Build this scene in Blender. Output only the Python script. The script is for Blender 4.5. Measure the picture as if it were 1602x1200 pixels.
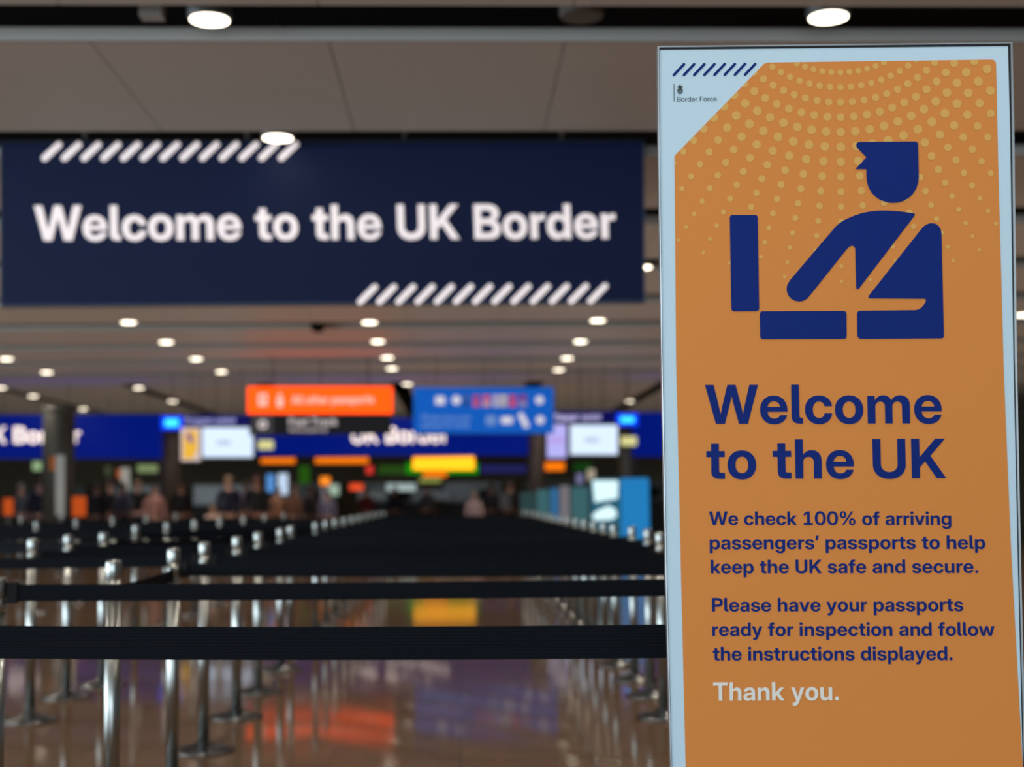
import bpy, bmesh, math, random
from mathutils import Vector, Matrix
from mathutils.geometry import tessellate_polygon, delaunay_2d_cdt

for o in list(bpy.data.objects):
    bpy.data.objects.remove(o, do_unlink=True)
SC = bpy.context.scene
COL = SC.collection
random.seed(7)
PI = math.pi

# ------------------------------------------------------------------ camera
W, H, F = 1602, 1200, 2200.0
CAM = Vector((0, 0, 1.2))
ROLL = 0.0115
VPX, VPY = 717.0, 780.0                       # where the hall's long axis (+Y) vanishes
vy = Vector(((VPX - W / 2) / F, -(VPY - H / 2) / F, -1)).normalized()
u = Vector((-ROLL, 1, 0)); u.z = -(u.x * vy.x + u.y * vy.y) / vy.z; u.normalize()
vx = vy.cross(u).normalized()
RC = Matrix((vx, vy, u)).transposed()         # world -> camera
RW = RC.transposed()                          # camera -> world
cd = bpy.data.cameras.new('camera'); cam = bpy.data.objects.new('camera', cd); COL.objects.link(cam)
cam.matrix_world = Matrix.Translation(CAM) @ RW.to_4x4()
cd.sensor_width = 36; cd.lens = F / W * 36
cd.clip_start = 0.05; cd.clip_end = 300
cd.dof.use_dof = True; cd.dof.focus_distance = 3.02; cd.dof.aperture_fstop = 2.4
SC.camera = cam

def ray(px, py):
    return RW @ Vector(((px - W / 2) / F, -(py - H / 2) / F, -1))
def at(px, py, D):                            # the point of the cross plane Y = D seen there
    d = ray(px, py); return CAM + d * (D / d.y)
def atz(px, py, z):                           # the point of the level z seen there
    d = ray(px, py); return CAM + d * ((z - CAM.z) / d.z)

# ------------------------------------------------------------------ world, light, exposure
vs = SC.view_settings
SC.display_settings.display_device = 'sRGB'
vs.view_transform = 'Standard'; vs.look = 'None'; vs.gamma = 1; vs.exposure = 0; vs.use_curve_mapping = False
wd = bpy.data.worlds.new('world'); SC.world = wd; wd.use_nodes = True
bg = wd.node_tree.nodes['Background']; bg.inputs[0].default_value = (0.72, 0.80, 0.95, 1); bg.inputs[1].default_value = 0.13
def area(name, loc, aim, sx, sy, power, col, spread=PI):
    l = bpy.data.lights.new(name, 'AREA'); l.shape = 'RECTANGLE'; l.size = sx; l.size_y = sy
    l.energy = power; l.color = col; l.spread = spread
    o = bpy.data.objects.new(name, l); COL.objects.link(o); o.location = loc
    o.rotation_euler = (Vector(aim) - Vector(loc)).to_track_quat('-Z', 'Y').to_euler(); return o
# daylight from the glazed side of the hall and a cool fill light added behind the camera
area('window_daylight', (-16, 1, 2.1), (0, 4, 1.0), 24, 3.4, 2150, (0.80, 0.92, 1.0))
area('camera_side_fill', (-2, -9, 2.2), (0, 5, 1.6), 12, 3.4, 640, (0.80, 0.92, 1.0))
# the hall's own downlights: one spot in every ceiling gap along the rows
SPOT_W = 125
sl = bpy.data.lights.new('downlight_beam', 'SPOT'); sl.energy = SPOT_W; sl.color = (1.0, 0.87, 0.73); sl.spot_size = math.radians(130); sl.spot_blend = 0.7; sl.shadow_soft_size = 0.11
for X in (-9.0, -5.3, -1.45, 2.2, 5.9, 9.5):
    for k in range(-2, 11):
        if k == 1 and X == -1.45: continue      # that lamp hangs right over the sign
        o = bpy.data.objects.new('downlight_beam', sl); COL.objects.link(o); o.location = (X, 8.22 + 2.9 * k, 3.97)

area('added_ceiling_fill', (0, 30, 2.9), (0, 30, 9), 30, 34, 330, (1.0, 0.84, 0.70))  # fill added to brighten the ceiling from below, no lamp body
# ------------------------------------------------------------------ materials
def lin(c):
    r = []
    for v in c:
        v = v / 255.0
        r.append(v / 12.92 if v <= 0.04045 else ((v + 0.055) / 1.055) ** 2.4)
    return (r[0], r[1], r[2], 1)
MATS = {}
def mat(name, col, rough=0.5, metal=0.0, emit=None, es=1.0, noise=0.0, nscale=30, coat=0.0, spec=0.5):
    if name in MATS: return MATS[name]
    m = bpy.data.materials.new(name); m.use_nodes = True
    nt = m.node_tree; b = nt.nodes['Principled BSDF']
    c = lin(col); b.inputs['Base Color'].default_value = c
    b.inputs['Roughness'].default_value = rough; b.inputs['Metallic'].default_value = metal
    b.inputs['Specular IOR Level'].default_value = spec
    if coat: b.inputs['Coat Weight'].default_value = coat
    if emit is not None:
        b.inputs['Emission Color'].default_value = lin(emit); b.inputs['Emission Strength'].default_value = es
    if noise:
        tc = nt.nodes.new('ShaderNodeTexCoord'); n = nt.nodes.new('ShaderNodeTexNoise')
        n.inputs['Scale'].default_value = nscale; n.inputs['Detail'].default_value = 4
        mx = nt.nodes.new('ShaderNodeMix'); mx.data_type = 'RGBA'
        mx.inputs[6].default_value = tuple(x * (1 - noise) for x in c[:3]) + (1,)
        mx.inputs[7].default_value = tuple(min(1, x * (1 + noise)) for x in c[:3]) + (1,)
        nt.links.new(tc.outputs['Object'], n.inputs['Vector']); nt.links.new(n.outputs['Fac'], mx.inputs[0])
        nt.links.new(mx.outputs[2], b.inputs['Base Color'])
    MATS[name] = m; return m

def floor_mat():
    m = bpy.data.materials.new('polished_stone_floor'); m.use_nodes = True
    nt = m.node_tree; b = nt.nodes['Principled BSDF']; L = nt.links.new
    tc = nt.nodes.new('ShaderNodeTexCoord')
    br = nt.nodes.new('ShaderNodeTexBrick'); br.offset = 0.0
    br.inputs['Scale'].default_value = 1.0; br.inputs['Brick Width'].default_value = 0.6; br.inputs['Row Height'].default_value = 0.6
    br.inputs['Mortar Size'].default_value = 0.004
    br.inputs['Color1'].default_value = lin((114, 91, 72)); br.inputs['Color2'].default_value = lin((108, 86, 68)); br.inputs['Mortar'].default_value = lin((84, 69, 59))
    n = nt.nodes.new('ShaderNodeTexNoise'); n.inputs['Scale'].default_value = 9; n.inputs['Detail'].default_value = 6
    mx = nt.nodes.new('ShaderNodeMix'); mx.data_type = 'RGBA'; mx.blend_type = 'MULTIPLY'; mx.inputs[0].default_value = 0.35
    L(tc.outputs['Object'], br.inputs['Vector']); L(tc.outputs['Object'], n.inputs['Vector'])
    L(br.outputs['Color'], mx.inputs[6]); L(n.outputs['Color'], mx.inputs[7]); L(mx.outputs[2], b.inputs['Base Color'])
    b.inputs['Roughness'].default_value = 0.07; b.inputs['IOR'].default_value = 1.12
    return m
M_FLOOR = floor_mat()
M_CEIL = mat('ceiling_panel', (220, 214, 206), 0.5, 0.0, spec=0.2, noise=0.03, nscale=2)
M_LIP = mat('panel_edge', (176, 176, 172), 0.5)
M_VOID = mat('ceiling_void', (10, 10, 11), 0.9)
M_WALL = mat('back_wall', (120, 114, 92), 0.7, noise=0.1, nscale=1)
M_NAVY = mat('sign_navy', (6, 26, 70), 0.6, spec=0.25, noise=0.03, nscale=3)
M_LETTER = mat('sign_letter', (245, 238, 238), 0.5, emit=(255, 240, 240), es=0.56)
M_ALU = mat('aluminium', (165, 172, 176), 0.35, 0.9)
M_STEEL = mat('brushed_steel', (172, 178, 176), 0.30, 1.0)
M_DARKSTEEL = mat('base_top', (104, 106, 106), 0.28, 1.0)
M_BLACK = mat('black_plastic', (14, 15, 17), 0.6, spec=0.15)
M_TEXTW = mat('print_warm_white', (240, 240, 232), 0.6, spec=0.15)
M_WHITE = mat('print_white', (206, 233, 248), 0.6, spec=0.15)
M_ORANGE = mat('print_orange', (228, 145, 72), 0.6, spec=0.15)
M_DOT = mat('print_dot', (230, 178, 98), 0.6, spec=0.15)
M_BLUE = mat('print_blue', (12, 42, 122), 0.6, spec=0.12)
M_CREST = mat('print_crest', (38, 62, 62), 0.5)
M_GAP = mat('shadow_gap', (8, 18, 26), 0.6)
def belt_mat():
    m = bpy.data.materials.new('belt_webbing'); m.use_nodes = True
    nt = m.node_tree; b = nt.nodes['Principled BSDF']; L = nt.links.new
    tc = nt.nodes.new('ShaderNodeTexCoord'); sp = nt.nodes.new('ShaderNodeSeparateXYZ')
    wv = nt.nodes.new('ShaderNodeTexWave'); wv.bands_direction = 'Z'; wv.inputs['Scale'].default_value = 42; wv.inputs['Distortion'].default_value = 0.6
    cr = nt.nodes.new('ShaderNodeMix'); cr.data_type = 'RGBA'
    cr.inputs[6].default_value = lin((6, 10, 15)); cr.inputs[7].default_value = lin((14, 20, 29))
    L(tc.outputs['Object'], wv.inputs['Vector']); L(wv.outputs['Fac'], cr.inputs[0]); L(cr.outputs[2], b.inputs['Base Color'])
    bp = nt.nodes.new('ShaderNodeBump'); bp.inputs['Strength'].default_value = 0.25; bp.inputs['Distance'].default_value = 0.001
    L(wv.outputs['Fac'], bp.inputs['Height']); L(bp.outputs['Normal'], b.inputs['Normal'])
    b.inputs['Roughness'].default_value = 0.9; b.inputs['Specular IOR Level'].default_value = 0.15
    return m
M_BELT = belt_mat()

# ------------------------------------------------------------------ mesh helpers
class MB:
    def __init__(s): s.v = []; s.f = []; s.smooth = set()
    def add(s, vs_, fs, smooth=False):
        n = len(s.v); s.v += [Vector(p) for p in vs_]
        for f in fs:
            if smooth: s.smooth.add(len(s.f))
            s.f.append([i + n for i in f])
        return s
    def box(s, x0, x1, y0, y1, z0, z1):
        return s.add([(x, y, z) for z in (z0, z1) for y in (y0, y1) for x in (x0, x1)],
                     [(0, 2, 3, 1), (4, 5, 7, 6), (0, 1, 5, 4), (2, 6, 7, 3), (0, 4, 6, 2), (1, 3, 7, 5)])
    def lathe(s, c, prof, seg=24):            # prof: (radius, z) from bottom to top, closed at both ends
        c = Vector(c); vs_ = []; fs = []
        for r, z in prof:
            for k in range(seg):
                a = 2 * PI * k / seg; vs_.append(c + Vector((r * math.cos(a), r * math.sin(a), z)))
        for i in range(len(prof) - 1):
            for k in range(seg):
                k2 = (k + 1) % seg
                fs.append((i * seg + k, i * seg + k2, (i + 1) * seg + k2, (i + 1) * seg + k))
        s.add(vs_, fs, True)
        s.f.append([len(s.v) - len(vs_) + k for k in reversed(range(seg))])
        s.f.append([len(s.v) - seg + k for k in range(seg)])
        return s
    def rod(s, a, b, r, seg=10):
        a = Vector(a); b = Vector(b); d = (b - a).normalized()
        e = d.orthogonal().normalized(); g = d.cross(e)
        vs_ = [p + (e * math.cos(2 * PI * k / seg) + g * math.sin(2 * PI * k / seg)) * r for p in (a, b) for k in range(seg)]
        fs = [(k, (k + 1) % seg, seg + (k + 1) % seg, seg + k) for k in range(seg)]
        s.add(vs_, fs, True)
        n = len(s.v) - 2 * seg
        s.f.append([n + k for k in reversed(range(seg))]); s.f.append([n + seg + k for k in range(seg)])
        return s
    def build(s, name, m, parent=None, origin=None):
        root = parent
        while root is not None and root.parent is not None: root = root.parent
        off = root.location if root is not None else (Vector(origin) if origin is not None else Vector((0, 0, 0)))
        me = bpy.data.meshes.new(name)
        me.from_pydata([p - off for p in s.v], [], s.f); me.update()
        for i in s.smooth: me.polygons[i].use_smooth = True
        me.materials.append(m)
        o = bpy.data.objects.new(name, me); COL.objects.link(o)
        if parent is not None: o.parent = parent
        else: o.location = off
        return o
def tag(o, label, cat, group=None, kind=None):
    o['label'] = label; o['category'] = cat
    if group: o['group'] = group
    if kind: o['kind'] = kind
    return o
def thing(name, loc, label, cat, group=None):
    o = bpy.data.objects.new(name, None); o.empty_display_size = 0.1; COL.objects.link(o); o.location = loc
    return tag(o, label, cat, group)
def struct(mb, name, m):
    o = mb.build(name, m); o['kind'] = 'structure'; return o
def dup(root, loc, label, group=None):
    r = root.copy(); COL.objects.link(r); r.location = loc; r['label'] = label
    if group: r['group'] = group
    for ch in list(root.children):
        c = ch.copy(); COL.objects.link(c); c.parent = r
        for g in ch.children:
            d = g.copy(); COL.objects.link(d); d.parent = c
    return r
NTH = ['first', 'second', 'third', 'fourth', 'fifth', 'sixth', 'seventh', 'eighth', 'ninth', 'tenth', 'eleventh', 'twelfth',
       'thirteenth', 'fourteenth', 'fifteenth', 'sixteenth', 'seventeenth', 'eighteenth', 'nineteenth', 'twentieth', 'twenty-first', 'twenty-second', 'twenty-third', 'twenty-fourth']

class Plane:                                   # an upright sheet: o origin, e right, z up, n towards the viewer
    def __init__(s, o, e):
        s.o = Vector(o); s.e = Vector(e).normalized(); s.u = Vector((0, 0, 1)); s.n = s.e.cross(s.u)
    def px(s, x, y):
        d = ray(x, y); t = (s.o - CAM).dot(s.n) / d.dot(s.n); p = CAM + d * t - s.o
        return Vector((p.dot(s.e), p.dot(s.u)))
    def pts(s, l): return [s.px(*q) for q in l]
    def w(s, q, d=0.0): return s.o + s.e * q[0] + s.u * q[1] + s.n * d
    def poly(s, mb, outer, holes=(), d0=0.0, d1=None):
        """flat face at d0 (print), or a prism from d1 (back) to d0 (front)"""
        loops = [list(outer)] + [list(h) for h in holes]
        def area2(l): return sum(a[0] * b[1] - b[0] * a[1] for a, b in zip(l, l[1:] + l[:1]))
        if area2(loops[0]) < 0: loops[0].reverse()
        for h in loops[1:]:
            if area2(h) > 0: h.reverse()
        flat = [p for l in loops for p in l]
        tri = tessellate_polygon([[Vector((p[0], p[1], 0)) for p in l] for l in loops])
        fs = []
        for t in tri:
            a, b, c = (flat[i] for i in t)
            ar = (b[0] - a[0]) * (c[1] - a[1]) - (b[1] - a[1]) * (c[0] - a[0])
            if abs(ar) < 1e-14: continue
            fs.append(tuple(t) if ar > 0 else (t[0], t[2], t[1]))
        mb.add([s.w(p, d0) for p in flat], fs)
        if d1 is not None:
            mb.add([s.w(p, d1) for p in flat], [tuple(reversed(f)) for f in fs])
            for l in loops:
                k = len(l)
                mb.add([s.w(p, d0) for p in l] + [s.w(p, d1) for p in l], [(i, k + i, k + (i + 1) % k, (i + 1) % k) for i in range(k)])
        return mb

def rounded(pts, rad, seg=6):                  # round the corners of a 2-D polygon; rad one number or one per corner
    n = len(pts); out = []
    for i, p in enumerate(pts):
        r = rad[i] if isinstance(rad, (list, tuple)) else rad
        p = Vector(p); a = Vector(pts[i - 1]) - p; b = Vector(pts[(i + 1) % n]) - p
        if r <= 0: out.append(p); continue
        la, lb = a.length, b.length; a = a / la; b = b / lb
        half = a.angle(b) / 2
        t = min(r / max(math.tan(half), 1e-6), la * 0.49, lb * 0.49)
        p0 = p + a * t; p1 = p + b * t
        for k in range(seg + 1):
            q = k / seg; out.append((1 - q) ** 2 * p0 + 2 * q * (1 - q) * p + q * q * p1)
    return out
def stadium(a, b, r, seg=8):
    a = Vector(a); b = Vector(b); d = (b - a).normalized(); n = Vector((-d.y, d.x)); out = []
    for k in range(seg + 1):
        t = PI * k / seg; out.append(b + (n * -math.cos(t) * -1 + d * math.sin(t)) * r)
    for k in range(seg + 1):
        t = PI * k / seg; out.append(a + (n * math.cos(t) * -1 - d * math.sin(t)) * r)
    return out
def disc(c, r, seg=20):
    return [Vector((c[0] + r * math.cos(2 * PI * k / seg), c[1] + r * math.sin(2 * PI * k / seg))) for k in range(seg)]

# ------------------------------------------------------------------ lettering: outlines of a grotesque, 1000 units per em, cap height 728
BOLD_SRC = r''' 269
%938|231,366 q182,366 q105,411 q62,491 62,545 62,560 q62,613 q105,694 q182,739 231,739 q281,739 q357,694 q400,613 400,560 400,545 q400,491 q357,411 q281,366|231,455 q261,455 q296,500 296,545 296,560 q296,604 q261,650 231,650 q202,650 q166,604 166,560 166,545 q166,500 q202,455|706,-12 q657,-12 q581,33 q538,114 538,167 538,182 q538,236 q581,317 q657,362 706,362 q756,362 q832,317 q875,236 875,182 875,167 q875,114 q832,33 q756,-12|706,78 q736,78 q772,123 772,167 772,182 q772,227 q736,273 706,273 q677,273 q641,227 641,182 641,167 q641,123 q677,78|165,0 665,728 771,728 271,0
.269|135,-9 q101,-9 q52,40 52,74 q52,109 q101,157 135,157 q170,157 q218,109 218,74 q218,40 q170,-9
0645|322,-12 q231,-12 q103,80 q36,248 36,363 q36,479 q103,648 q231,739 322,739 q414,739 q542,648 q608,479 608,363 q608,248 q542,80 q414,-12|322,109 q370,109 q434,170 q467,284 467,363 q467,443 q434,557 q370,619 322,619 q275,619 q211,557 q178,443 178,363 q178,284 q211,170 q275,109
1645|94,0 94,121 573,121 573,0|418,728 418,0 273,0 273,590 272,590 101,481 101,613 282,728
A713|4,0 260,728 453,728 709,0 542,0 428,354 q407,424 q362,572 337,666 378,666 q351,572 q307,424 285,354 167,0|167,158 167,279 547,279 547,158
B645|54,0 54,728 346,728 q424,728 q533,680 q590,597 590,541 q590,499 q558,434 q500,391 460,380 460,379 q505,375 q576,332 q617,257 617,205 q617,144 q559,52 q445,0 362,0|201,118 342,118 q400,118 q464,168 464,213 q464,244 q435,288 q382,312 344,312 201,312|201,425 335,425 q368,425 q415,448 q441,489 441,517 q441,559 q384,609 335,609 201,609
F582|54,0 54,728 560,728 560,599 204,599 204,420 536,420 536,295 204,295 204,0
K685|163,152 163,338 q188,368 q238,428 q287,487 313,517 492,728 672,728 365,373 353,373|54,0 54,728 204,728 204,527 204,343 204,271 204,0|506,0 289,330 379,444 680,0
P631|54,0 54,728 341,728 q423,728 q543,669 q608,562 608,489 q608,416 q542,308 q421,250 339,250 138,250 138,376 332,376 q372,376 q429,404 q460,454 460,489 q460,524 q429,574 q372,601 332,601 204,601 204,0
T635|22,599 22,728 613,728 613,599 393,599 393,0 243,0 243,599
U704|352,-12 q261,-12 q127,55 q53,175 53,253 53,728 199,728 199,266 q199,223 q237,156 q306,118 352,118 q399,118 q467,156 q505,223 505,266 505,728 652,728 652,253 q652,175 q577,55 q443,-12
W997|200,0 4,728 165,728 250,366 q260,321 q279,231 q296,141 304,96 274,96 q283,141 q301,231 q321,321 332,366 422,728 575,728 665,366 q675,321 q695,231 q714,141 723,96 692,96 q700,141 q717,231 q736,321 746,366 832,728 992,728 796,0 629,0 526,397 q514,441 q493,547 478,613 518,613 q504,547 q482,441 471,397 368,0
a553|209,-9 q157,-9 q77,25 q31,94 31,145 q31,189 q63,247 q119,283 q192,301 233,305 q280,310 q336,318 q360,335 360,352 360,355 q360,374 q340,403 q302,419 276,419 q249,419 q208,403 q185,372 183,352 48,352 q51,406 q108,484 q209,526 280,526 q333,526 q415,502 q472,456 q502,391 502,350 502,0 361,0 361,73 359,73 q346,48 q306,11 q248,-9|248,91 q283,91 q334,117 q361,161 361,188 361,240 q355,237 q334,231 q307,225 q275,219 257,217 q233,213 q193,197 q169,170 169,149 q169,131 q189,105 q224,91
c555|287,-12 q210,-12 q93,56 q28,178 28,257 q28,337 q93,459 q210,527 287,527 q338,527 q424,497 q488,443 q526,368 529,323 390,323 q387,343 q371,375 q346,398 q311,411 289,411 q253,411 q201,373 q173,305 173,257 q173,211 q201,142 q253,105 289,105 q311,105 q345,117 q370,140 q386,174 389,194 529,194 q527,149 q489,74 q425,19 q338,-12
d598|251,-11 q184,-11 q84,57 q28,178 28,258 q28,338 q84,459 q185,526 250,526 q284,526 q341,508 q386,472 402,444 403,444 403,728 547,728 547,0 405,0 405,79 404,79 q389,49 q344,9 q285,-11|289,106 q325,106 q380,144 q410,212 410,258 q410,305 q380,372 q325,410 289,410 q254,410 q202,374 q173,307 173,258 q173,210 q202,142 q254,106
e561|286,-12 q208,-12 q92,57 q28,179 28,257 q28,336 q93,458 q207,527 281,527 q338,527 q431,489 q499,417 q535,319 535,260 535,221 80,221 80,313 466,313 401,292 q401,331 q372,387 q320,418 284,418 q249,418 q197,387 q168,331 168,292 168,229 q168,189 q197,129 q252,96 290,96 q319,96 q362,113 q392,142 398,162 530,162 q520,111 q452,33 q349,-12
f371|351,516 351,403 9,403 9,516|102,0 102,583 q102,631 q139,695 q214,728 269,728 q295,728 q342,728 351,728 351,615 q345,615 q313,615 302,615 q271,615 q246,589 246,558 246,0
g598|294,-211 q221,-211 q119,-169 q61,-94 54,-44 192,-44 q198,-64 q226,-91 q268,-105 294,-105 q347,-105 q404,-47 404,8 404,87 404,87 q389,57 q343,18 q285,0 251,0 q184,0 q84,67 q28,185 28,262 q28,339 q84,459 q185,526 250,526 q284,526 q341,508 q388,470 404,441 404,441 404,516 547,516 547,20 q547,-62 q483,-163 q369,-211|289,115 q325,115 q380,152 q410,219 410,264 q410,309 q380,376 q325,412 289,412 q254,412 q202,377 q173,311 173,264 q173,216 q202,150 q254,115
h585|195,286 195,0 51,0 51,728 195,728 195,381 168,381 q193,450 q283,526 353,526 q409,526 q490,479 q534,388 534,323 534,0 391,0 391,297 q391,348 q341,402 296,402 q266,402 q220,378 q195,327
i246|51,0 51,516 195,516 195,0|123,580 q87,580 q40,624 40,657 q40,690 q87,734 122,734 q158,734 q205,690 205,657 q205,624 q158,580
k550|181,149 181,318 196,318 377,516 546,516 312,256 279,256|51,0 51,728 195,728 195,0|388,0 225,224 320,325 556,0
l273|218,0 q129,0 q51,65 51,139 51,728 195,728 195,153 q195,129 q214,110 238,110 q243,110 q255,110 259,110 259,0 q249,0 q228,0
m884|51,0 51,516 190,516 190,400 181,400 q194,442 q244,499 q310,526 346,526 q405,526 q492,458 501,400 486,400 q495,439 q545,496 q617,526 659,526 q709,526 q787,483 q833,401 833,342 833,0 689,0 689,315 q689,362 q639,408 602,408 q574,408 q533,383 q511,340 511,311 511,0 373,0 373,319 q373,360 q325,408 287,408 q261,408 q220,384 q195,338 195,304 195,0
n585|195,286 195,0 51,0 51,516 192,516 192,381 168,381 q193,450 q283,526 353,526 q409,526 q490,479 q534,388 534,323 534,0 391,0 391,297 q391,348 q341,402 296,402 q266,402 q220,378 q195,327
o580|290,-12 q212,-12 q94,56 q28,177 28,257 q28,338 q94,460 q212,527 290,527 q369,527 q486,460 q552,338 552,257 q552,177 q486,56 q369,-12|290,105 q325,105 q378,141 q407,210 407,257 q407,306 q378,374 q325,410 290,410 q256,410 q203,374 q173,306 173,257 q173,210 q203,141 q255,105
p598|51,-204 51,516 193,516 193,446 194,446 q210,473 q256,508 q314,526 347,526 q413,526 q513,459 q569,338 569,258 q569,178 q514,57 q414,-11 346,-11 q312,-11 q256,9 q211,48 196,77 195,77 195,-204|309,106 q344,106 q396,142 q424,210 424,258 q424,307 q396,374 q344,410 309,410 q273,410 q218,372 q188,305 188,258 q188,212 q218,144 q273,106
r373|51,0 51,516 190,516 190,428 191,428 q205,474 q266,519 317,519 q330,519 q351,518 359,518 359,395 q351,396 q316,398 297,398 q268,398 q221,371 q195,318 195,279 195,0
s520|265,-13 q198,-13 q94,29 q31,107 27,162 168,162 q172,128 q221,90 262,90 q303,90 q348,121 348,145 q348,165 q313,190 282,196 191,214 q116,229 q38,304 38,364 q38,413 q91,486 q190,527 257,527 q324,527 q423,484 q480,406 481,352 348,352 q347,383 q299,424 261,424 q224,424 q181,393 181,370 q181,350 q215,324 244,318 342,299 q420,284 q494,215 494,158 q494,106 q436,30 q332,-13
t369|347,516 347,403 9,403 9,516|98,656 241,656 241,159 q241,133 q263,113 292,113 q304,113 q338,113 347,113 347,0 q334,0 q287,0 263,0 q178,0 q98,67 98,137
u585|232,-11 q177,-11 q96,37 q51,128 51,193 51,516 195,516 195,219 q195,168 q245,113 290,113 q319,113 q365,138 q391,189 391,229 391,516 534,516 534,0 393,0 393,134 417,134 q393,66 q303,-11
v554|197,0 6,516 157,516 242,261 q257,215 q283,124 296,79 262,79 q275,124 q301,215 315,261 399,516 548,516 357,0
w818|165,0 6,516 156,516 204,335 q218,280 q244,161 257,104 237,104 q252,161 q280,280 295,335 344,516 474,516 523,335 q538,280 q566,161 580,104 561,104 q574,161 q599,280 613,335 660,516 813,516 654,0 505,0 445,205 q437,235 q420,297 q404,361 396,392 423,392 q415,361 q398,297 q382,235 373,205 313,0
y554|64,-204 64,-90 129,-90 q146,-90 q168,-79 q183,-56 190,-36 204,2 6,516 157,516 243,261 q258,216 q285,124 298,79 258,79 q270,124 q297,216 312,261 399,516 548,516 321,-79 q305,-122 q260,-178 q199,-204 159,-204 q135,-204 q87,-204
’227|35,457 71,728 209,728 135,457'''
BOOK_SRC = r''' 269
B639|69,0 69,728 337,728 q411,728 q517,680 q573,594 573,535 q573,494 q544,432 q490,390 453,378 453,377 q495,370 q562,328 q602,256 602,204 q602,142 q545,51 q429,0 343,0|167,85 339,85 q418,85 q502,145 502,203 q502,242 q465,297 q394,328 344,328 167,328|167,411 338,411 q381,411 q443,439 q475,491 475,527 q475,580 q403,643 338,643 167,643
F559|69,0 69,728 535,728 535,641 168,641 168,413 506,413 506,327 168,327 168,0
c528|277,-12 q204,-12 q95,57 q34,178 34,257 q34,336 q95,458 q204,527 277,527 q322,527 q398,500 q456,451 q493,384 498,344 405,344 q401,366 q380,403 q348,430 q304,445 277,445 q231,445 q164,399 q128,314 128,257 q128,200 q164,116 q230,70 277,70 q304,70 q347,85 q377,112 q398,149 403,172 498,172 q493,133 q457,66 q398,16 q321,-12
d571|258,-10 q191,-10 q90,58 q34,179 34,258 q34,337 q90,458 q191,526 257,526 q291,526 q351,507 q400,469 417,440 418,440 418,728 511,728 511,0 420,0 420,78 419,78 q401,48 q351,9 q291,-10|274,72 q320,72 q388,118 q425,202 425,258 q425,314 q388,398 q320,444 274,444 q232,444 q165,402 q128,319 128,258 q128,197 q165,114 q232,72
e540|276,-12 q200,-12 q92,58 q34,179 34,257 q34,336 q94,458 q201,527 271,527 q325,527 q412,488 q475,416 q508,317 508,257 508,232 79,232 79,307 458,307 418,282 q418,333 q381,407 q316,447 271,447 q227,447 q162,407 q126,333 126,282 126,242 q126,191 q161,113 q229,69 277,69 q312,69 q366,91 q401,130 409,156 500,156 q490,106 q428,31 q334,-12
o554|277,-12 q205,-12 q95,57 q34,178 34,257 q34,336 q95,458 q205,527 277,527 q350,527 q459,458 q520,336 520,257 q520,178 q459,57 q350,-12|277,70 q324,70 q390,116 q426,201 426,257 q426,314 q390,398 q324,445 277,445 q231,445 q164,399 q128,314 128,257 q128,200 q164,116 q231,70
r331|60,0 60,516 149,516 149,433 151,433 q165,475 q226,523 275,523 q286,523 q306,521 311,520 311,430 q306,432 q277,436 259,436 q230,436 q182,409 q153,354 153,311 153,0'''
def parse(src):
    d = {}
    for ln in src.split('\n'):
        if not ln: continue
        ch = ln[0]; parts = ln[1:].split('|'); adv = int(parts[0]); cs = []
        for c in parts[1:]:
            pts = []
            for t in c.split(' '):
                on = 0 if t[0] == 'q' else 1
                x, y = t.lstrip('q').split(','); pts.append((int(x), int(y), on))
            full = []
            for i, p in enumerate(pts):
                q = pts[(i + 1) % len(pts)]; full.append(p)
                if not p[2] and not q[2]: full.append(((p[0] + q[0]) / 2, (p[1] + q[1]) / 2, 1))
            k = next(i for i, p in enumerate(full) if p[2]); full = full[k:] + full[:k] + [full[k]]
            out = []; i = 0
            while i < len(full) - 1:
                a = full[i]
                if full[i + 1][2]: out.append(a[:2]); i += 1
                else:
                    b, e = full[i + 1], full[i + 2]
                    for j in range(5):
                        t = j / 5; out.append(((1 - t) ** 2 * a[0] + 2 * t * (1 - t) * b[0] + t * t * e[0], (1 - t) ** 2 * a[1] + 2 * t * (1 - t) * b[1] + t * t * e[1]))
                    i += 2
            cln = [out[0]]
            for p in out[1:]:
                if abs(p[0] - cln[-1][0]) + abs(p[1] - cln[-1][1]) > 0.5: cln.append(p)
            if abs(cln[0][0] - cln[-1][0]) + abs(cln[0][1] - cln[-1][1]) < 0.5: cln.pop()
            cs.append(cln)
        d[ch] = (adv, cs)
    return d
BOLD = parse(BOLD_SRC); BOOK = parse(BOOK_SRC)
def sarea(l): return sum(a[0] * b[1] - b[0] * a[1] for a, b in zip(l, l[1:] + l[:1])) / 2
def inside(p, l):
    r = False
    for a, b in zip(l, l[1:] + l[:1]):
        if (a[1] > p[1]) != (b[1] > p[1]) and p[0] < (b[0] - a[0]) * (p[1] - a[1]) / (b[1] - a[1]) + a[0]: r = not r
    return r
GLYPH = {}
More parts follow.
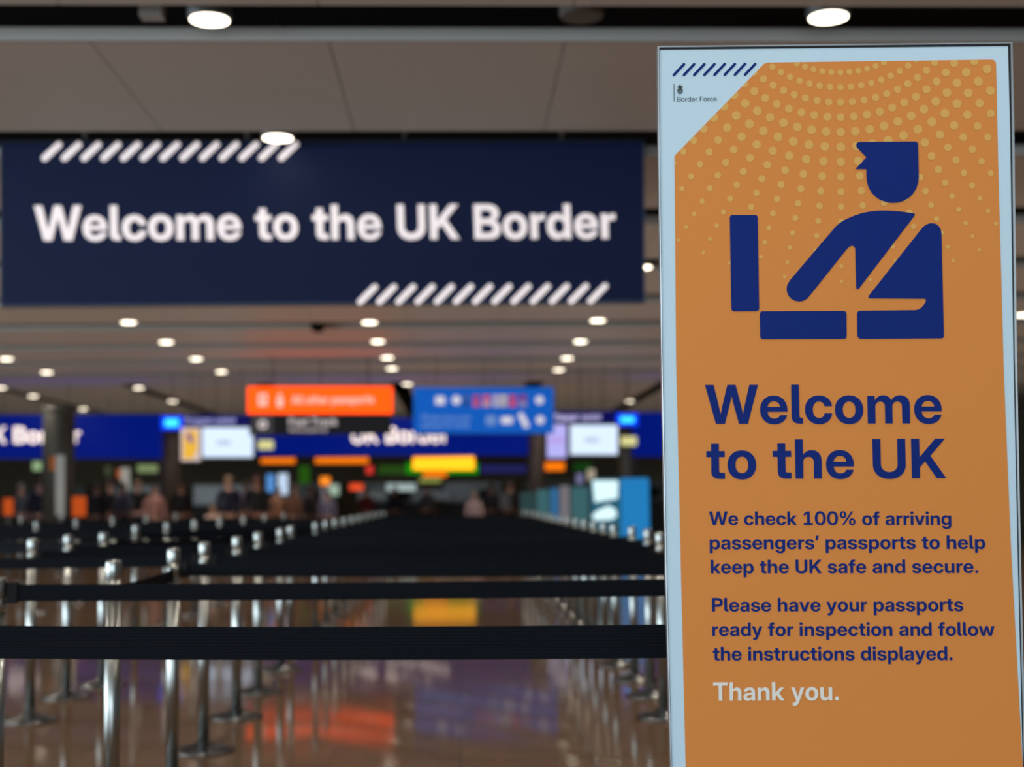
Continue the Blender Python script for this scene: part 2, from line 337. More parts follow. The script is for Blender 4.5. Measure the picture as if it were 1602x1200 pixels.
def glyph_fill(font, ch):
    """triangles and rim of one letter, filled by winding number (outlines may overlap themselves)"""
    key = (id(font), ch)
    if key in GLYPH: return GLYPH[key]
    adv, cs = font[ch]
    if not cs: GLYPH[key] = (adv, [], [], []); return GLYPH[key]
    v = []; e = []
    for c in cs:
        n = len(v); v += [Vector(p) for p in c]; e += [(n + i, n + (i + 1) % len(c)) for i in range(len(c))]
    vo, eo, fo, _, _, _ = delaunay_2d_cdt(v, e, [], 0, 1e-4)
    tri = []
    for f in fo:
        p = (vo[f[0]] + vo[f[1]] + vo[f[2]]) / 3; wn = 0
        for c in cs:
            for a, b in zip(c, c[1:] + c[:1]):
                if (a[1] > p.y) != (b[1] > p.y):
                    if p.x < (b[0] - a[0]) * (p.y - a[1]) / (b[1] - a[1]) + a[0]: wn += 1 if b[1] > a[1] else -1
        if wn:
            a, b, c_ = (vo[i] for i in f)
            tri.append(tuple(f) if (b - a).cross(c_ - a) > 0 else (f[0], f[2], f[1]))
    half = set((t[i], t[(i + 1) % 3]) for t in tri for i in range(3))
    GLYPH[key] = (adv, vo, tri, [h for h in half if (h[1], h[0]) not in half]); return GLYPH[key]
def write(mb, pl, txt, L, R, T, font=None, d0=0.0, d1=None):
    """txt with its ink from pixel L (left end of the baseline) to R (right end), capitals as high as T over L"""
    font = font or BOLD; x = 0; run = []
    for ch in txt:
        g = glyph_fill(font, ch)
        if g[1]: run.append((x, g))
        x += g[0]
    x0 = min(x + p.x for x, g in run for p in g[1]); x1 = max(x + p.x for x, g in run for p in g[1])
    l = pl.px(*L); r = pl.px(*R); up = (pl.px(*T) - l) / 728.0; ax = (r - l) / (x1 - x0)
    for x, g in run:
        q = [l + ax * (p.x + x - x0) + up * p.y for p in g[1]]
        mb.add([pl.w(p, d0) for p in q], g[2])
        if d1 is not None:
            n = len(q)
            mb.add([pl.w(p, d0) for p in q] + [pl.w(p, d1) for p in q], [(b, a, a + n, b + n) for a, b in g[3]])
    return mb

# ------------------------------------------------------------------ the hall
CZ = 4.0
def build_hall():
    ya = atz(525, 63, CZ).y; yb = atz(525, 205, CZ).y; yc = atz(800, 9, CZ).y
    struct(MB().box(-26, 26, -9.5, 60, -0.12, 0), 'floor', M_FLOOR)
    c = MB(); lip = MB()
    x_first = -0.77 - 1.45 * 17
    for k in range(-5, 9):
        y0 = ya + 2.9 * k; y1 = yb + 2.9 * k if k >= 0 else yc + 2.9 * (k + 1)
        for j in range(34):
            xa = x_first + 1.45 * j
            c.box(xa + 0.004, xa + 1.446, y0 + 0.02, y1, CZ, CZ + 0.05)
        lip.box(x_first, x_first + 1.45 * 34, y0 - 0.002, y0 + 0.018, CZ - 0.004, CZ + 0.078)
    struct(c, 'ceiling', M_CEIL); struct(lip, 'trim_1', M_LIP)
    far = MB()                                 # beyond the cross gaps the slots run lengthwise
    slots = [-24.8, -21.4, -18.0, -14.6, -11.2, -7.9, -4.7, -1.43, 1.9, 5.2, 8.6, 12, 15.4, 18.8, 22.2, 25]
    for a, b in zip(slots, slots[1:]): far.box(a + 0.22, b - 0.22, 34.2, 60, CZ, CZ + 0.05)
    struct(far, 'ceiling', M_CEIL)
    struct(MB().box(-26, 26, -9.5, 60, 5.0, 5.1), 'ceiling', M_VOID)
    struct(MB().box(-26, 26, 50, 50.2, 0, 5.0), 'wall_back', M_WALL)
build_hall()

# ------------------------------------------------------------------ the standing poster
A4 = math.radians(4.0)
ray_l = ray(1030, 778)
POSTER = Plane(CAM + ray_l * (3.0), (math.cos(A4), -math.sin(A4), 0))
def build_poster():
    P = POSTER; px = P.px
    base = P.w(px(1330, 1600)); base.z = 0
    t = thing('poster_stand', base, 'tall standing orange and white poster board in the foreground, sharp in focus', 'sign board')
    foot_y = 1656
    outer = [(1028.5, 72.5), (1583.5, 66.5), (1586.5, 200), (1590.5, 560), (1597.5, 900), (1605, 1200), (1617, 1650), (1058.5, 1650), (1049, 1200), (1041, 900), (1034.5, 560), (1029.5, 200)]
    gap_edge = [(1031.2, 74.6), (1580.6, 68.6), (1582.6, 200), (1587.2, 560), (1594.4, 900), (1601.8, 1200), (1613, 1640), (1061, 1640), (1050.6, 1200), (1042.8, 900), (1036.2, 560), (1031.6, 200)]
    white = [(1031.7, 78.2), (1576.8, 72.2), (1580.2, 200), (1585.4, 560), (1592.8, 900), (1600.2, 1200), (1611, 1636), (1062, 1636), (1051.3, 1200), (1043.5, 900), (1036.8, 560), (1032.0, 200)]
    o = P.pts(outer); g = P.pts(gap_edge); w = P.pts(white)
    b = MB(); P.poly(b, o, [g], 0.002, -0.03); b.build('frame', M_ALU, t)
    b = MB(); P.poly(b, g, [w], 0.0, -0.02); b.build('shadow_gap', M_GAP, t)  # dark strip painted for the shadow gap inside the frame
    b = MB(); P.poly(b, w, (), 0.0, -0.02); sheet = b.build('poster_sheet', M_WHITE, t)
    # foot: a flat plate on the floor and the two legs that lift the frame off it
    q0 = px(1070, 1650); q1 = px(1606, 1650)
    for q in (q0, q1):
        b = MB(); b.add([P.w((q.x + sx * 0.02, q.y + 0.02), d) for sx in (-1, 1) for d in (-0.005, -0.025)] + [P.w((q.x + sx * 0.02, -P.o.z + 0.01), d) for sx in (-1, 1) for d in (-0.005, -0.025)],
              [(0, 2, 6, 4), (1, 5, 7, 3), (0, 4, 5, 1), (2, 3, 7, 6), (0, 1, 3, 2), (4, 6, 7, 5)])
        b.build('leg', M_ALU, t)
    b = MB(); zz = -P.o.z
    P.poly(b, [(q0.x - 0.03, zz), (q1.x + 0.03, zz), (q1.x + 0.03, zz + 0.012), (q0.x - 0.03, zz + 0.012)], (), 0.20, -0.12)
    b.build('base_plate', M_ALU, t)
    # orange field with one cut corner
    of = [(1055.2, 243.8), (1197, 98.0), (1558, 93.2), (1561.3, 250), (1570.2, 580), (1581.6, 860), (1596.2, 1130), (1600, 1200), (1610, 1560), (1083, 1560), (1072.6, 1200), (1065.4, 900), (1057.6, 560)]
    # the field is traced on straight edges, its four printed corners rounded
    mm = (px(1300, 600) - px(1301, 600)).length
    fl = rounded(P.pts(of), [9 * mm, 12 * mm, 8 * mm] + [0] * 10)
    b = MB(); P.poly(b, fl, (), 0.0005); field = b.build('orange_field', M_ORANGE, sheet)
    field['label'] = 'orange printed field with one cut corner'
    # halftone dots fanning out from above the top edge
    b = MB(); dia = [9.6, 10.4, 11.6, 12.8, 13.9, 14.2, 13.6, 12.4, 11.6, 10.4, 9.5, 8.3, 7.2, 6.2, 5.4]
    fpx = [Vector(p) for p in rounded([Vector(q) for q in of], [9, 12, 8] + [0] * 10)]
    fpl = [(p.x, p.y) for p in fpx]
    for n in range(15):
        R = (415 + 64.2 * n) / 2.7526
        for k in range(-15, 16):
            th = 0.0938 * k
            x = 1313.8 + R * math.sin(th) + 0.0055 * R * math.cos(th); y = 50 + (-240) / 2.7526 + R * math.cos(0.955 * th) - 0.0105 * R * math.sin(th)
            if n >= 12 and abs(k) > 13: continue
            r = dia[n] / 2
            pts = [(x + r * math.cos(2 * PI * j / 18), y + r * math.sin(2 * PI * j / 18)) for j in range(18)]
            ins = [inside(p, fpl) for p in pts]
            if not any(ins): continue
            if not all(ins):                   # trimmed by the edge of the field
                pts = clip(pts, fpl)
                if len(pts) < 3: continue
            P.poly(b, P.pts(pts), (), 0.0009)
    b.build('dot_pattern', M_DOT, sheet)
    # the officer pictogram
    c = lambda l: [(1100 + x / 3.3333, 200 + y / 3.3333) for x, y in l]
    def bez(p0, p1, p2, p3, n=14):
        return [((1 - s) ** 3 * p0[0] + 3 * s * (1 - s) ** 2 * p1[0] + 3 * s * s * (1 - s) * p2[0] + s ** 3 * p3[0],
                 (1 - s) ** 3 * p0[1] + 3 * s * (1 - s) ** 2 * p1[1] + 3 * s * s * (1 - s) * p2[1] + s ** 3 * p3[1]) for s in [i / n for i in range(n + 1)]]
    head = [(850, 155), (803, 105)] + bez((803, 105), (793, 92), (797, 75), (814, 74), 6) + bez((1102, 72), (1114, 72), (1120, 79), (1120, 90), 6) \
        + bez((1124, 252), (1124, 335), (1066, 392), (990, 392)) + bez((990, 392), (912, 392), (852, 335), (851, 255)) + [(850, 217), (793, 216)]
    ang = math.atan2(800 - 448, 448 - 690)
    body = bez((1100, 447), (960, 424), (860, 425), (770, 466), 12) + bez((770, 466), (730, 482), (700, 500), (676, 532), 8) + [(452, 795)] \
        + [(500 + 65 * math.cos(a), 841 + 65 * math.sin(a)) for a in [math.radians(219 - 10 * i) for i in range(1, 18)]] \
        + [(551, 881), (748, 634)] + bez((748, 634), (772, 604), (793, 614), (793, 640), 8) + bez((797, 830), (797, 846), (806, 846), (814, 836), 5) + [(1098, 464)] + bez((1098, 464), (1104, 455), (1104, 449), (1100, 447), 4)
    side = bez((868, 890), (858, 888), (860, 878), (866, 872), 4) + [(1135, 530)] + bez((1135, 530), (1172, 478), (1240, 490), (1242, 552), 12) \
        + bez((1255, 1080), (1256, 1094), (1250, 1099), (1238, 1099), 5) + bez((825, 1102), (810, 1101), (804, 1095), (803, 1080), 5) + bez((802, 972), (802, 960), (808, 955), (820, 954), 5) \
        + [(1105, 951)] + bez((1105, 951), (1132, 950), (1148, 930), (1160, 905), 8) + bez((1160, 905), (1163, 897), (1160, 892), (1152, 892), 4)
    bar = [(138, 455), (284, 455), (292, 957), (147, 958)]; flat = [(295, 957), (747, 955), (748, 1102), (297, 1104)]
    b = MB()
    for sh in (head, body, side): P.poly(b, P.pts(c(sh)), (), 0.0013)
    for sh in (bar, flat): P.poly(b, rounded(P.pts(c(sh)), 5.2 * mm), (), 0.0013)
    pic = b.build('pictogram', M_BLUE, sheet); pic['label'] = 'dark blue pictogram of an officer in a cap checking an open bag'
    # lettering, one part per line
    lines = [('Welcome', (1103.4, 663.2), (1473.4, 662.4), 60.9), ('to the UK', (1105.3, 749.4), (1480.2, 748.1), 61.4),
             ('We check 100% of arriving', (1109.2, 821.4), (1488.2, 821.5), 21.2), ('passengers’ passports to help', (1110.3, 859.4), (1541.2, 858.8), 21.4),
             ('keep the UK safe and secure.', (1111.9, 897.2), (1530.4, 896.4), 21.4), ('Please have your passports', (1113.9, 956.8), (1507, 956.2), 21.4),
             ('ready for inspection and follow', (1114.2, 995.1), (1556, 994.7), 21.4), ('the instructions displayed.', (1115.2, 1033.4), (1490.2, 1032.8), 21.6)]
    for s_, l, r, h in lines:
        b = MB(); write(b, P, s_, l, r, (l[0] - 0.012 * h, l[1] - h), d0=0.0013)
        b.build('lettering', M_BLUE, sheet)
    b = MB(); write(b, P, 'Thank you.', (1115.8, 1096.2), (1312.4, 1095.4), (1115.5, 1067.6), d0=0.0013)
    q = b.build('lettering', M_TEXTW, sheet); q['label'] = 'white lettering at the foot of the poster'
    # slashes, crest, department name
    b = MB()
    for k in range(8):
        dx = 15.92 * k; dy = -0.07 * k
        P.poly(b, P.pts(stadium((1054.1 + dx, 117.5 + dy), (1069.9 + dx, 100.7 + dy), 2.05)), (), 0.0008)
    b.build('slash_marks', M_BLUE, sheet)
    b = MB(); P.poly(b, P.pts([(1053.7, 131.5), (1054.7, 131.5), (1055.1, 158.9), (1054.1, 158.9)]), (), 0.0008)
    cx, cy = 1063.8, 142.2
    P.poly(b, P.pts([(cx + 4.3 * math.cos(a) * (1.0 if math.sin(a) < 0 else 1.0), cy + 4.9 * math.sin(a)) for a in [2 * PI * i / 24 for i in range(24)]]), [P.pts(disc((cx, cy), 2.6)[::-1])], 0.0008)
    P.poly(b, P.pts([(cx - 2, cy - 2), (cx + 2, cy - 2), (cx + 2, cy + 0.6), (cx, cy + 2.4), (cx - 2, cy + 0.6)]), (), 0.0008)
    P.poly(b, P.pts([(cx - 3.2, 138.0), (cx - 4.3, 133.6), (cx - 2, 135.2), (cx - 0.9, 133.2), (cx - 0.4, 133.2), (cx - 0.4, 131.6), (cx + 0.4, 131.6), (cx + 0.4, 133.2), (cx + 0.9, 133.2), (cx + 2, 135.2), (cx + 4.3, 133.6), (cx + 3.2, 138.0)]), (), 0.0008)
    P.poly(b, P.pts([(cx - 1.6, 146.2), (cx + 1.6, 146.2), (cx, 148.6)]), (), 0.0008)
    b.build('crest', M_CREST, sheet)
    b = MB(); write(b, P, 'Border Force', (1059.2, 159.0), (1121.3, 158.3), (1059.1, 151.4), BOOK, d0=0.0008)
    b.build('lettering', M_CREST, sheet)
def clip(sub, cl):                              # Sutherland-Hodgman, the clip field is convex near any dot
    n = len(cl); ar = sarea(cl); out = list(sub)
    for i in range(n):
        a, b = cl[i], cl[(i + 1) % n]
        if abs(a[0] - b[0]) + abs(a[1] - b[1]) < 1e-6: continue
        f = lambda p: ((b[0] - a[0]) * (p[1] - a[1]) - (b[1] - a[1]) * (p[0] - a[0])) * (1 if ar > 0 else -1)
        if max(abs(f(p)) for p in out) / math.hypot(b[0] - a[0], b[1] - a[1]) > 60: continue
        new = []
        for p, q in zip(out, out[1:] + out[:1]):
            fp, fq = f(p), f(q)
            if fp >= 0: new.append(p)
            if (fp >= 0) != (fq >= 0):
                s = fp / (fp - fq); new.append((p[0] + (q[0] - p[0]) * s, p[1] + (q[1] - p[1]) * s))
        out = new
        if len(out) < 3: return []
    return out
build_poster()

# ------------------------------------------------------------------ the hanging sign
def build_sign():
    D = 11.12
    P = Plane((0, D, 0), (1, 0, 0))
    cor = P.pts([(3, 223), (1005.5, 222), (1006.5, 470.5), (3, 477)])
    root = sum((P.w(q) for q in cor), Vector()) / 4
    t = thing('hanging_sign', root, 'large navy blue sign with white welcome lettering hanging from the ceiling', 'sign')
    b = MB(); P.poly(b, cor, (), 0.0, -0.10); b.build('panel', M_NAVY, t)
    b = MB(); o = P.pts([(0.5, 220.5), (1008, 219.5), (1009, 473), (0.5, 479.5)]); P.poly(b, o, [cor], 0.004, -0.10); b.build('frame', mat('sign_frame', (70, 80, 100), 0.4, 0.5), t)
    b = MB(); write(b, P, 'Welcome to the UK Border', (55, 377.0), (963.5, 373.2), (54.5, 322.6), d0=0.02, d1=0.0)
    q = b.build('lettering', M_LETTER, t); q['label'] = 'white raised lettering'
    b = MB()
    for k in range(13):
        dx = 30.85 * k; P.poly(b, P.pts(stadium((70 + dx, 248 - 0.05 * k), (92.6 + dx, 226.8 - 0.05 * k), 4.7)), (), 0.012, 0.0)
    b.build('slash_marks', M_LETTER, t)
    b = MB()
    for k in range(13):
        dx = 30.0 * k; P.poly(b, P.pts(stadium((563.5 + dx, 472.6 - 0.12 * k), (586.5 + dx, 449.4 - 0.12 * k), 4.6)), (), 0.012, 0.0)
    b.build('slash_marks', M_LETTER, t)
    for x in (135, 388, 634, 880):
        p = at(x, 222, D + 0.05)
        MB().rod(p + Vector((0, 0, -0.02)), (p.x, p.y, 5.0), 0.028).build('hanger', M_ALU, t)
build_sign()

# ------------------------------------------------------------------ downlights
M_LAMP = mat('lamp_lens', (255, 244, 225), 0.4, emit=(255, 240, 214), es=7.0)
M_CAN = mat('lamp_can', (92, 96, 100), 0.4, 0.3)
M_DIM = mat('speaker_grille', (110, 108, 104), 0.7)
def downlight(loc, label, z=4.0, group='downlights in the ceiling gaps'):
    t = thing('downlight', (loc[0], loc[1], z), label, 'ceiling light', group)
    x, y = loc[0], loc[1]
    MB().lathe((x, y, z), [(0.122, 0.0), (0.13, 0.02), (0.13, 0.22), (0.09, 0.26), (0.0885, 0.27)]).build('housing', M_CAN, t)
    MB().lathe((x, y, z), [(0.112, -0.006), (0.112, 0.002)]).build('lens', M_LAMP, t)
    MB().rod((x, y, z + 0.26), (x, y, 5.0), 0.015).build('stem', M_CAN, t)
    return t
LAMP = None
def place_light(x, y, label, group):
    global LAMP
    if LAMP is None: LAMP = downlight((x, y), label, 4.0, group); return LAMP
    return dup(LAMP, (x, y, 4.0), label, group)
p = atz(328, 31, 4.0); place_light(p.x, p.y, 'big bright downlight at the top left, in the dark ceiling gap nearest the camera', 'downlights in the ceiling gaps')
p = atz(1296, 27, 4.0); place_light(p.x, p.y, 'big bright downlight at the top right, above the standing poster', 'downlights in the ceiling gaps')
p = atz(435, 217, 4.0); place_light(p.x, p.y - 0.02, 'warm downlight at the top edge of the hanging navy sign', 'downlights in the ceiling gaps')
rows = {'left': [(201, 505), (260, 536), (307, 562), (346, 582)], 'middle': [(578, 505), (591, 535), (606, 560), (613, 577)],
        'right': [(935, 502), (908, 535), (887, 561), (874, 579)], 'far left': [(10, 562), (73, 583)]}
for rn, l in rows.items():
    for i, (x, y) in enumerate(l):
        p = atz(x, y, 3.995)
        place_light(p.x, p.y, '%s downlight of the %s row under the hanging sign, counted from the camera' % (NTH[i], rn), 'downlights in the ceiling gaps')
p = atz(1013, 408, 4.0); place_light(p.x, 17.0, 'small downlight between the hanging sign and the poster', 'downlights in the ceiling gaps')
p = atz(1600, 493, 4.0); place_light(p.x, p.y, 'yellowish downlight at the right edge beyond the poster', 'downlights in the ceiling gaps')
for i, (x, y) in enumerate([(217, 607), (270, 628), (2, 607), (52, 620), (130, 640), (168, 648), (637, 601), (985, 628)]):
    p = atz(x, y, 4.0)
    lab = ['downlight in the dark slot left of the orange sign, nearer one', 'downlight in the dark slot left of the orange sign, farther one', 'downlight in the leftmost dark slot, at the picture edge',
           'downlight in the leftmost dark slot, second from the edge', 'downlight in the leftmost dark slot above the grey column', 'downlight in the leftmost dark slot right of the grey column', 'downlight in the dark slot between the orange and light blue signs', 'downlight in the dark slot above the right cyan light'][i]
    place_light(p.x, p.y, lab, 'downlights in the far ceiling slots')
p = at(910, 22, 8.2)
t = thing('ceiling_speaker', (p.x, p.y, 4.0), 'round grey unlit fitting in the dark gap at the top, between the two bright lamps', 'ceiling speaker')
MB().lathe((p.x, p.y, p.z - 0.02), [(0.125, 0.0), (0.135, 0.02), (0.135, 0.12), (0.1, 0.14)]).build('housing', M_DIM, t)
MB().rod((p.x, p.y, p.z + 0.11), (p.x, p.y, 5.0), 0.02).build('stem', M_CAN, t)
p = at(238, 18, 8.15)
t = thing('sensor_box', (p.x, p.y, 4.0), 'small grey box in the dark ceiling gap left of the bright lamp', 'sensor')
MB().box(p.x - 0.065, p.x + 0.065, p.y - 0.06, p.y + 0.06, p.z - 0.04, p.z + 0.045).build('housing', mat('sensor_grey', (185, 185, 182), 0.5), t)
MB().rod((p.x, p.y, p.z + 0.04), (p.x, p.y, 5.0), 0.015).build('stem', M_CAN, t)
t = thing('camera_dome', at(497, 508, 22.7), 'small dark dome hanging under the ceiling below the hanging sign', 'camera')
p = t.location.copy()
MB().lathe(p, [(0.03, -0.13), (0.09, -0.1), (0.12, -0.03), (0.12, 0.02)]).build('dome', M_BLACK, t)
MB().rod((p.x, p.y, p.z + 0.01), (p.x, p.y, 5.0), 0.03).build('stem', M_BLACK, t)

# ------------------------------------------------------------------ queue barriers
POST_H = 1.003
def make_post(loc, label, group):
    x, y = loc; t = thing('barrier_post', (x, y, 0), label, 'barrier post', group)
    MB().lathe((x, y, 0), [(0.150, 0.0), (0.150, 0.008), (0.140, 0.016), (0.08, 0.03), (0.04, 0.042), (0.03, 0.05)], 28).build('base', M_DARKSTEEL, t)
    MB().lathe((x, y, 0), [(0.0275, 0.05), (0.0275, 0.88)], 20).build('tube', M_STEEL, t)
    MB().lathe((x, y, 0), [(0.0265, 0.88), (0.0265, 0.939)], 20).build('belt_cassette', M_STEEL, t)
    MB().lathe((x, y, 0), [(0.0265, 0.939), (0.0278, 0.942), (0.0278, 0.995), (0.025, 1.001), (0.012, POST_H)], 20).build('cap', M_STEEL, t)
    return t
POST = None
def place_post(x, y, label, group):
    global POST
    if POST is None: POST = make_post((x, y), label, group); return POST
    return dup(POST, (x, y, 0), label, group)
def belt(a, b, label, group=None, z0=0.884, z1=0.936, sag=0.006, rad=0.03, drop=0.0):
    a = Vector((a[0], a[1], 0)); b = Vector((b[0], b[1], 0)); d = (b - a).normalized(); a = a + d * rad; b = b - d * rad
    n = Vector((-d.y, d.x, 0)) * 0.0012; mb = MB(); vs_ = []; N = 16
    for i in range(N + 1):
        s = i / N; p = a.lerp(b, s); dz = -sag * 4 * s * (1 - s) - drop * s
        for zz in (z0, z1):
            for sg in (-1, 1): vs_.append(p + n * sg + Vector((0, 0, zz + dz)))
    fs = []
    for i in range(N):
        k = 4 * i; m = k + 4
        fs += [(k, k + 2, m + 2, m), (k + 1, m + 1, m + 3, k + 3), (k + 2, k + 3, m + 3, m + 2), (k, m, m + 1, k + 1)]
    fs += [(0, 1, 3, 2), (4 * N, 4 * N + 2, 4 * N + 3, 4 * N + 1)]
    mb.add(vs_, fs)
    o = mb.build('barrier_belt', M_BELT, None, (a + b) / 2 + Vector((0, 0, (z0 + z1) / 2)))
    for p, q, dz in ((a, d, 0.0), (b, -d, -drop)):
        c = [p + q * sx * 0.034 + n * sy * 6 + Vector((0, 0, zz + dz)) for zz in (z0 - 0.006, z1 + 0.006) for sy in (-1, 1) for sx in (0.0, 1)]
        MB().add(c, [(0, 2, 3, 1), (4, 5, 7, 6), (0, 1, 5, 4), (2, 6, 7, 3), (0, 4, 6, 2), (1, 3, 7, 5)]).build('clip', M_BLACK, o)
    return tag(o, label, 'barrier belt', group)

GP = 'chrome posts of the queue lanes'; GB = 'black belts of the queue lanes'
# nearest belt, behind the poster; its own two posts stand just out of view
na = place_post(-1.65, 3.52, 'chrome post carrying the nearest wide belt, at the far left', GP)
nb = place_post(0.95, 3.29, 'chrome post behind the standing poster carrying the nearest wide belt', GP)
belt((-1.65, 3.52), (0.95, 3.29), 'nearest and widest black belt, running in front of every post', GB, 0.838, 0.916, 0.010, drop=0.014)
pl_ = at(-3, 905, 4.6)
lp = place_post(pl_.x, 4.6, 'dark chrome post cut by the left edge of the picture, in front', GP); lp.scale.z = 0.963
pr_ = (1.45, 4.42)
place_post(pr_[0], pr_[1], 'chrome post hidden behind the poster at the end of the second belt', GP)
belt((pl_.x, 4.6), pr_, 'second nearest black belt, just above the nearest wide one', GB, 0.889, 0.943)
def post_from_top(x, y): p = atz(x, y, POST_H); return (p.x, p.y)
def post_from_base(x, y): p = atz(x, y, 0.02); return (p.x, p.y)
LEFT = [post_from_top(*q) for q in ((178, 876), (272, 857.5), (320, 848), (371, 839), (404, 832.5), (439, 826.5), (455, 822.5), (494, 817))]
RIGHT = [(1.26, 5.6), (1.24, 6.6)] + [post_from_base(*q) for q in ((1038, 1117), (1018, 1084), (993, 1060), (964, 1037), (948, 1022))]
def carry_on(l, x, to):
    while l[-1][1] < to: l.append((x, l[-1][1] * 1.075))
carry_on(LEFT, LEFT[-1][0], 24); carry_on(RIGHT, RIGHT[-1][0], 23)
for i, (x, y) in enumerate(LEFT):
    place_post(x, y, '%s chrome post of the long row along the left of the centre lane' % NTH[i], GP)
for i, (x, y) in enumerate(RIGHT):
    place_post(x, y, '%s chrome post of the row along the right of the centre lane' % NTH[i], GP)
for i, (a, b) in enumerate(zip(LEFT[1:], RIGHT)):
    belt(a, b, '%s belt behind the second nearest one, across the centre lane' % NTH[i], GB)
belt(LEFT[0], LEFT[1], 'short belt along the lane between the two nearest posts of the long left row', GB, 0.862, 0.914, rad=0.032)
OUT = [(-2.9, 7.5)] + [post_from_top(*q) for q in ((51, 843), (107, 836.5), (162, 833))] + [ (-2.78, 12.3), (-2.78, 13.6), (-2.78, 15.0), (-2.78, 16.6), (-2.78, 18.4), (-2.78, 20.4), (-2.78, 22.6)]
FAR = [(-4.6, 8.2), (-4.6, 9.4), (-4.6, 10.5), (-4.6, 11.6), (-4.6, 12.9), (-4.6, 14.2), (-4.6, 15.6), (-4.6, 17.2), (-4.6, 19.0), (-4.6, 21.0), (-4.6, 23.2)]
EDGE = [(-6.6, 14.8), (-6.6, 16.2), (-6.6, 17.8), (-6.6, 19.6), (-6.6, 21.6), (-6.6, 23.8)]
for i, (x, y) in enumerate(OUT[1:]): place_post(x, y, '%s chrome post of the second row left of the centre lane' % NTH[i], GP)
for i, (x, y) in enumerate(FAR[2:]): place_post(x, y, '%s chrome post of the third row left of the centre lane' % NTH[i], GP)
for i, (x, y) in enumerate(EDGE): place_post(x, y, '%s chrome post of the leftmost row, near the grey column' % NTH[i], GP)
place_post(-3.9, 7.3, 'chrome post out of view at the left end of the third belt', GP)
belt((-3.9, 7.3), LEFT[2], 'third belt at the left, from the picture edge to the centre lane row', GB)
for i in range(1, len(OUT)):
    j = min(i + 2, len(LEFT) - 1)
    belt(OUT[i], LEFT[j + (1 if i > 2 else 0)], '%s belt between the first and second rows on the left' % NTH[i - 1], GB)
for i in range(2, len(FAR)):
    belt(FAR[i], OUT[i], '%s belt between the second and third rows on the left' % NTH[i - 2], GB)
for i in range(len(EDGE)):
    belt(EDGE[i], FAR[i + 4], '%s belt between the third row and the leftmost row' % NTH[i], GB)

# ------------------------------------------------------------------ far signs, fascias, screens
def emat(name, col, es=1.0, rough=0.4): return mat(name, tuple(int(c * 0.3) for c in col), 0.6, emit=col, es=es, spec=0.08)
M_HOUSE = mat('dark_housing', (24, 25, 27), 0.5)
def rect_px(P, x0, y0, x1, y1): return P.pts([(x0, y0), (x1, y0), (x1, y1), (x0, y1)])
def sheet_px(P, b, x0, y0, x1, y1, d0=0.004): P.poly(b, rect_px(P, x0, y0, x1, y1), (), d0)
def board(name, label, cat, box, D, m, thick=0.12, group=None, hang=2, stand=False, part='panel', rim=0.0):
    """a signboard or lightbox seen in that box, at distance D, hung on rods or carried by posts"""
    x0, y0, x1, y1 = box; P = Plane((0, D, 0), (1, 0, 0)); q = rect_px(P, *box)
    cx = (q[0].x + q[1].x) / 2; cz = (q[0].y + q[2].y) / 2
    t = thing(name, (cx, D + thick / 2, 0 if stand else max(p.y for p in q)), label, cat, group)
    b = MB(); P.poly(b, q, (), 0.0, -thick * 0.5); b.build(part, m, t)
    xl = min(p.x for p in q); xr = max(p.x for p in q); zb = min(p.y for p in q); zt = max(p.y for p in q)
    b = MB()
    b.box(xl - rim, xr + rim, D + thick * 0.5, D + thick, zb - rim, zt + rim)
    b.build('housing', M_HOUSE, t)
    hx = [cx] if hang == 1 else [xl + (xr - xl) * (i + 0.5) / hang for i in range(hang)] if hang else []
    for X in hx:
        if stand: MB().box(X - 0.025, X + 0.025, D + thick * 0.55, D + thick * 0.95, 0, zb + 0.03).build('post', M_HOUSE, t)
        else: MB().rod((X, D + thick * 0.75, zt - 0.03), (X, D + thick * 0.75, 5.0), 0.006).build('hanger', M_HOUSE, t)
    return t, P

FASCIA = emat('fascia_blue', (0, 20, 116), 1.0)
FLET = mat('fascia_letter', (250, 235, 230), 0.5, emit=(255, 240, 232), es=0.9)
M_UP = mat('added_blue_glow', (20, 30, 200), 0.4, emit=(30, 40, 255), es=4)  # unseen strips added behind the fascias to tint the ceiling blue
t, P = board('fascia_sign', 'blue lit fascia at the left, its white lettering cut by the picture edge and column', 'fascia sign', (-150, 649, 252, 717), 32, FASCIA, 0.3, 'blue fascias across the hall', 4)
b = MB(); write(b, P, 'UK Border', (-35, 694), (126, 693.5), (-35, 667.5), d0=0.02, d1=0.0); b.build('lettering', FLET, t)
MB().box(at(-150, 650, 32).x, at(250, 650, 32).x, 32.3, 32.38, at(100, 648, 32).z - 0.10, at(100, 648, 32).z - 0.07).build('glow_strip', M_UP, t)
t, P = board('fascia_sign', 'blue lit fascia at the centre, under the black and light blue signs', 'fascia sign', (400, 654, 826, 712), 32, FASCIA, 0.3, 'blue fascias across the hall', 4)
b = MB(); write(b, P, 'UK Border', (550, 694), (702, 693), (550, 668), d0=0.02, d1=0.0); b.build('lettering', FLET, t)
MB().box(at(402, 650, 32).x, at(824, 650, 32).x, 32.3, 32.38, at(600, 653, 32).z - 0.10, at(600, 653, 32).z - 0.07).build('glow_strip', M_UP, t)
t, P = board('fascia_sign', 'blue lit fascia at the right, meeting the edge of the poster', 'fascia sign', (990, 645, 1150, 714), 32, FASCIA, 0.3, 'blue fascias across the hall', 2)
MB().box(at(992, 650, 32).x, at(1148, 650, 32).x, 32.3, 32.38, at(1050, 644, 32).z - 0.10, at(1050, 644, 32).z - 0.07).build('glow_strip', M_UP, t)
FNAVY = emat('fascia_navy', (10, 12, 92), 0.9); FSOFT = mat('soft_letter', (120, 125, 180), 0.5, emit=(150, 152, 205), es=0.8)
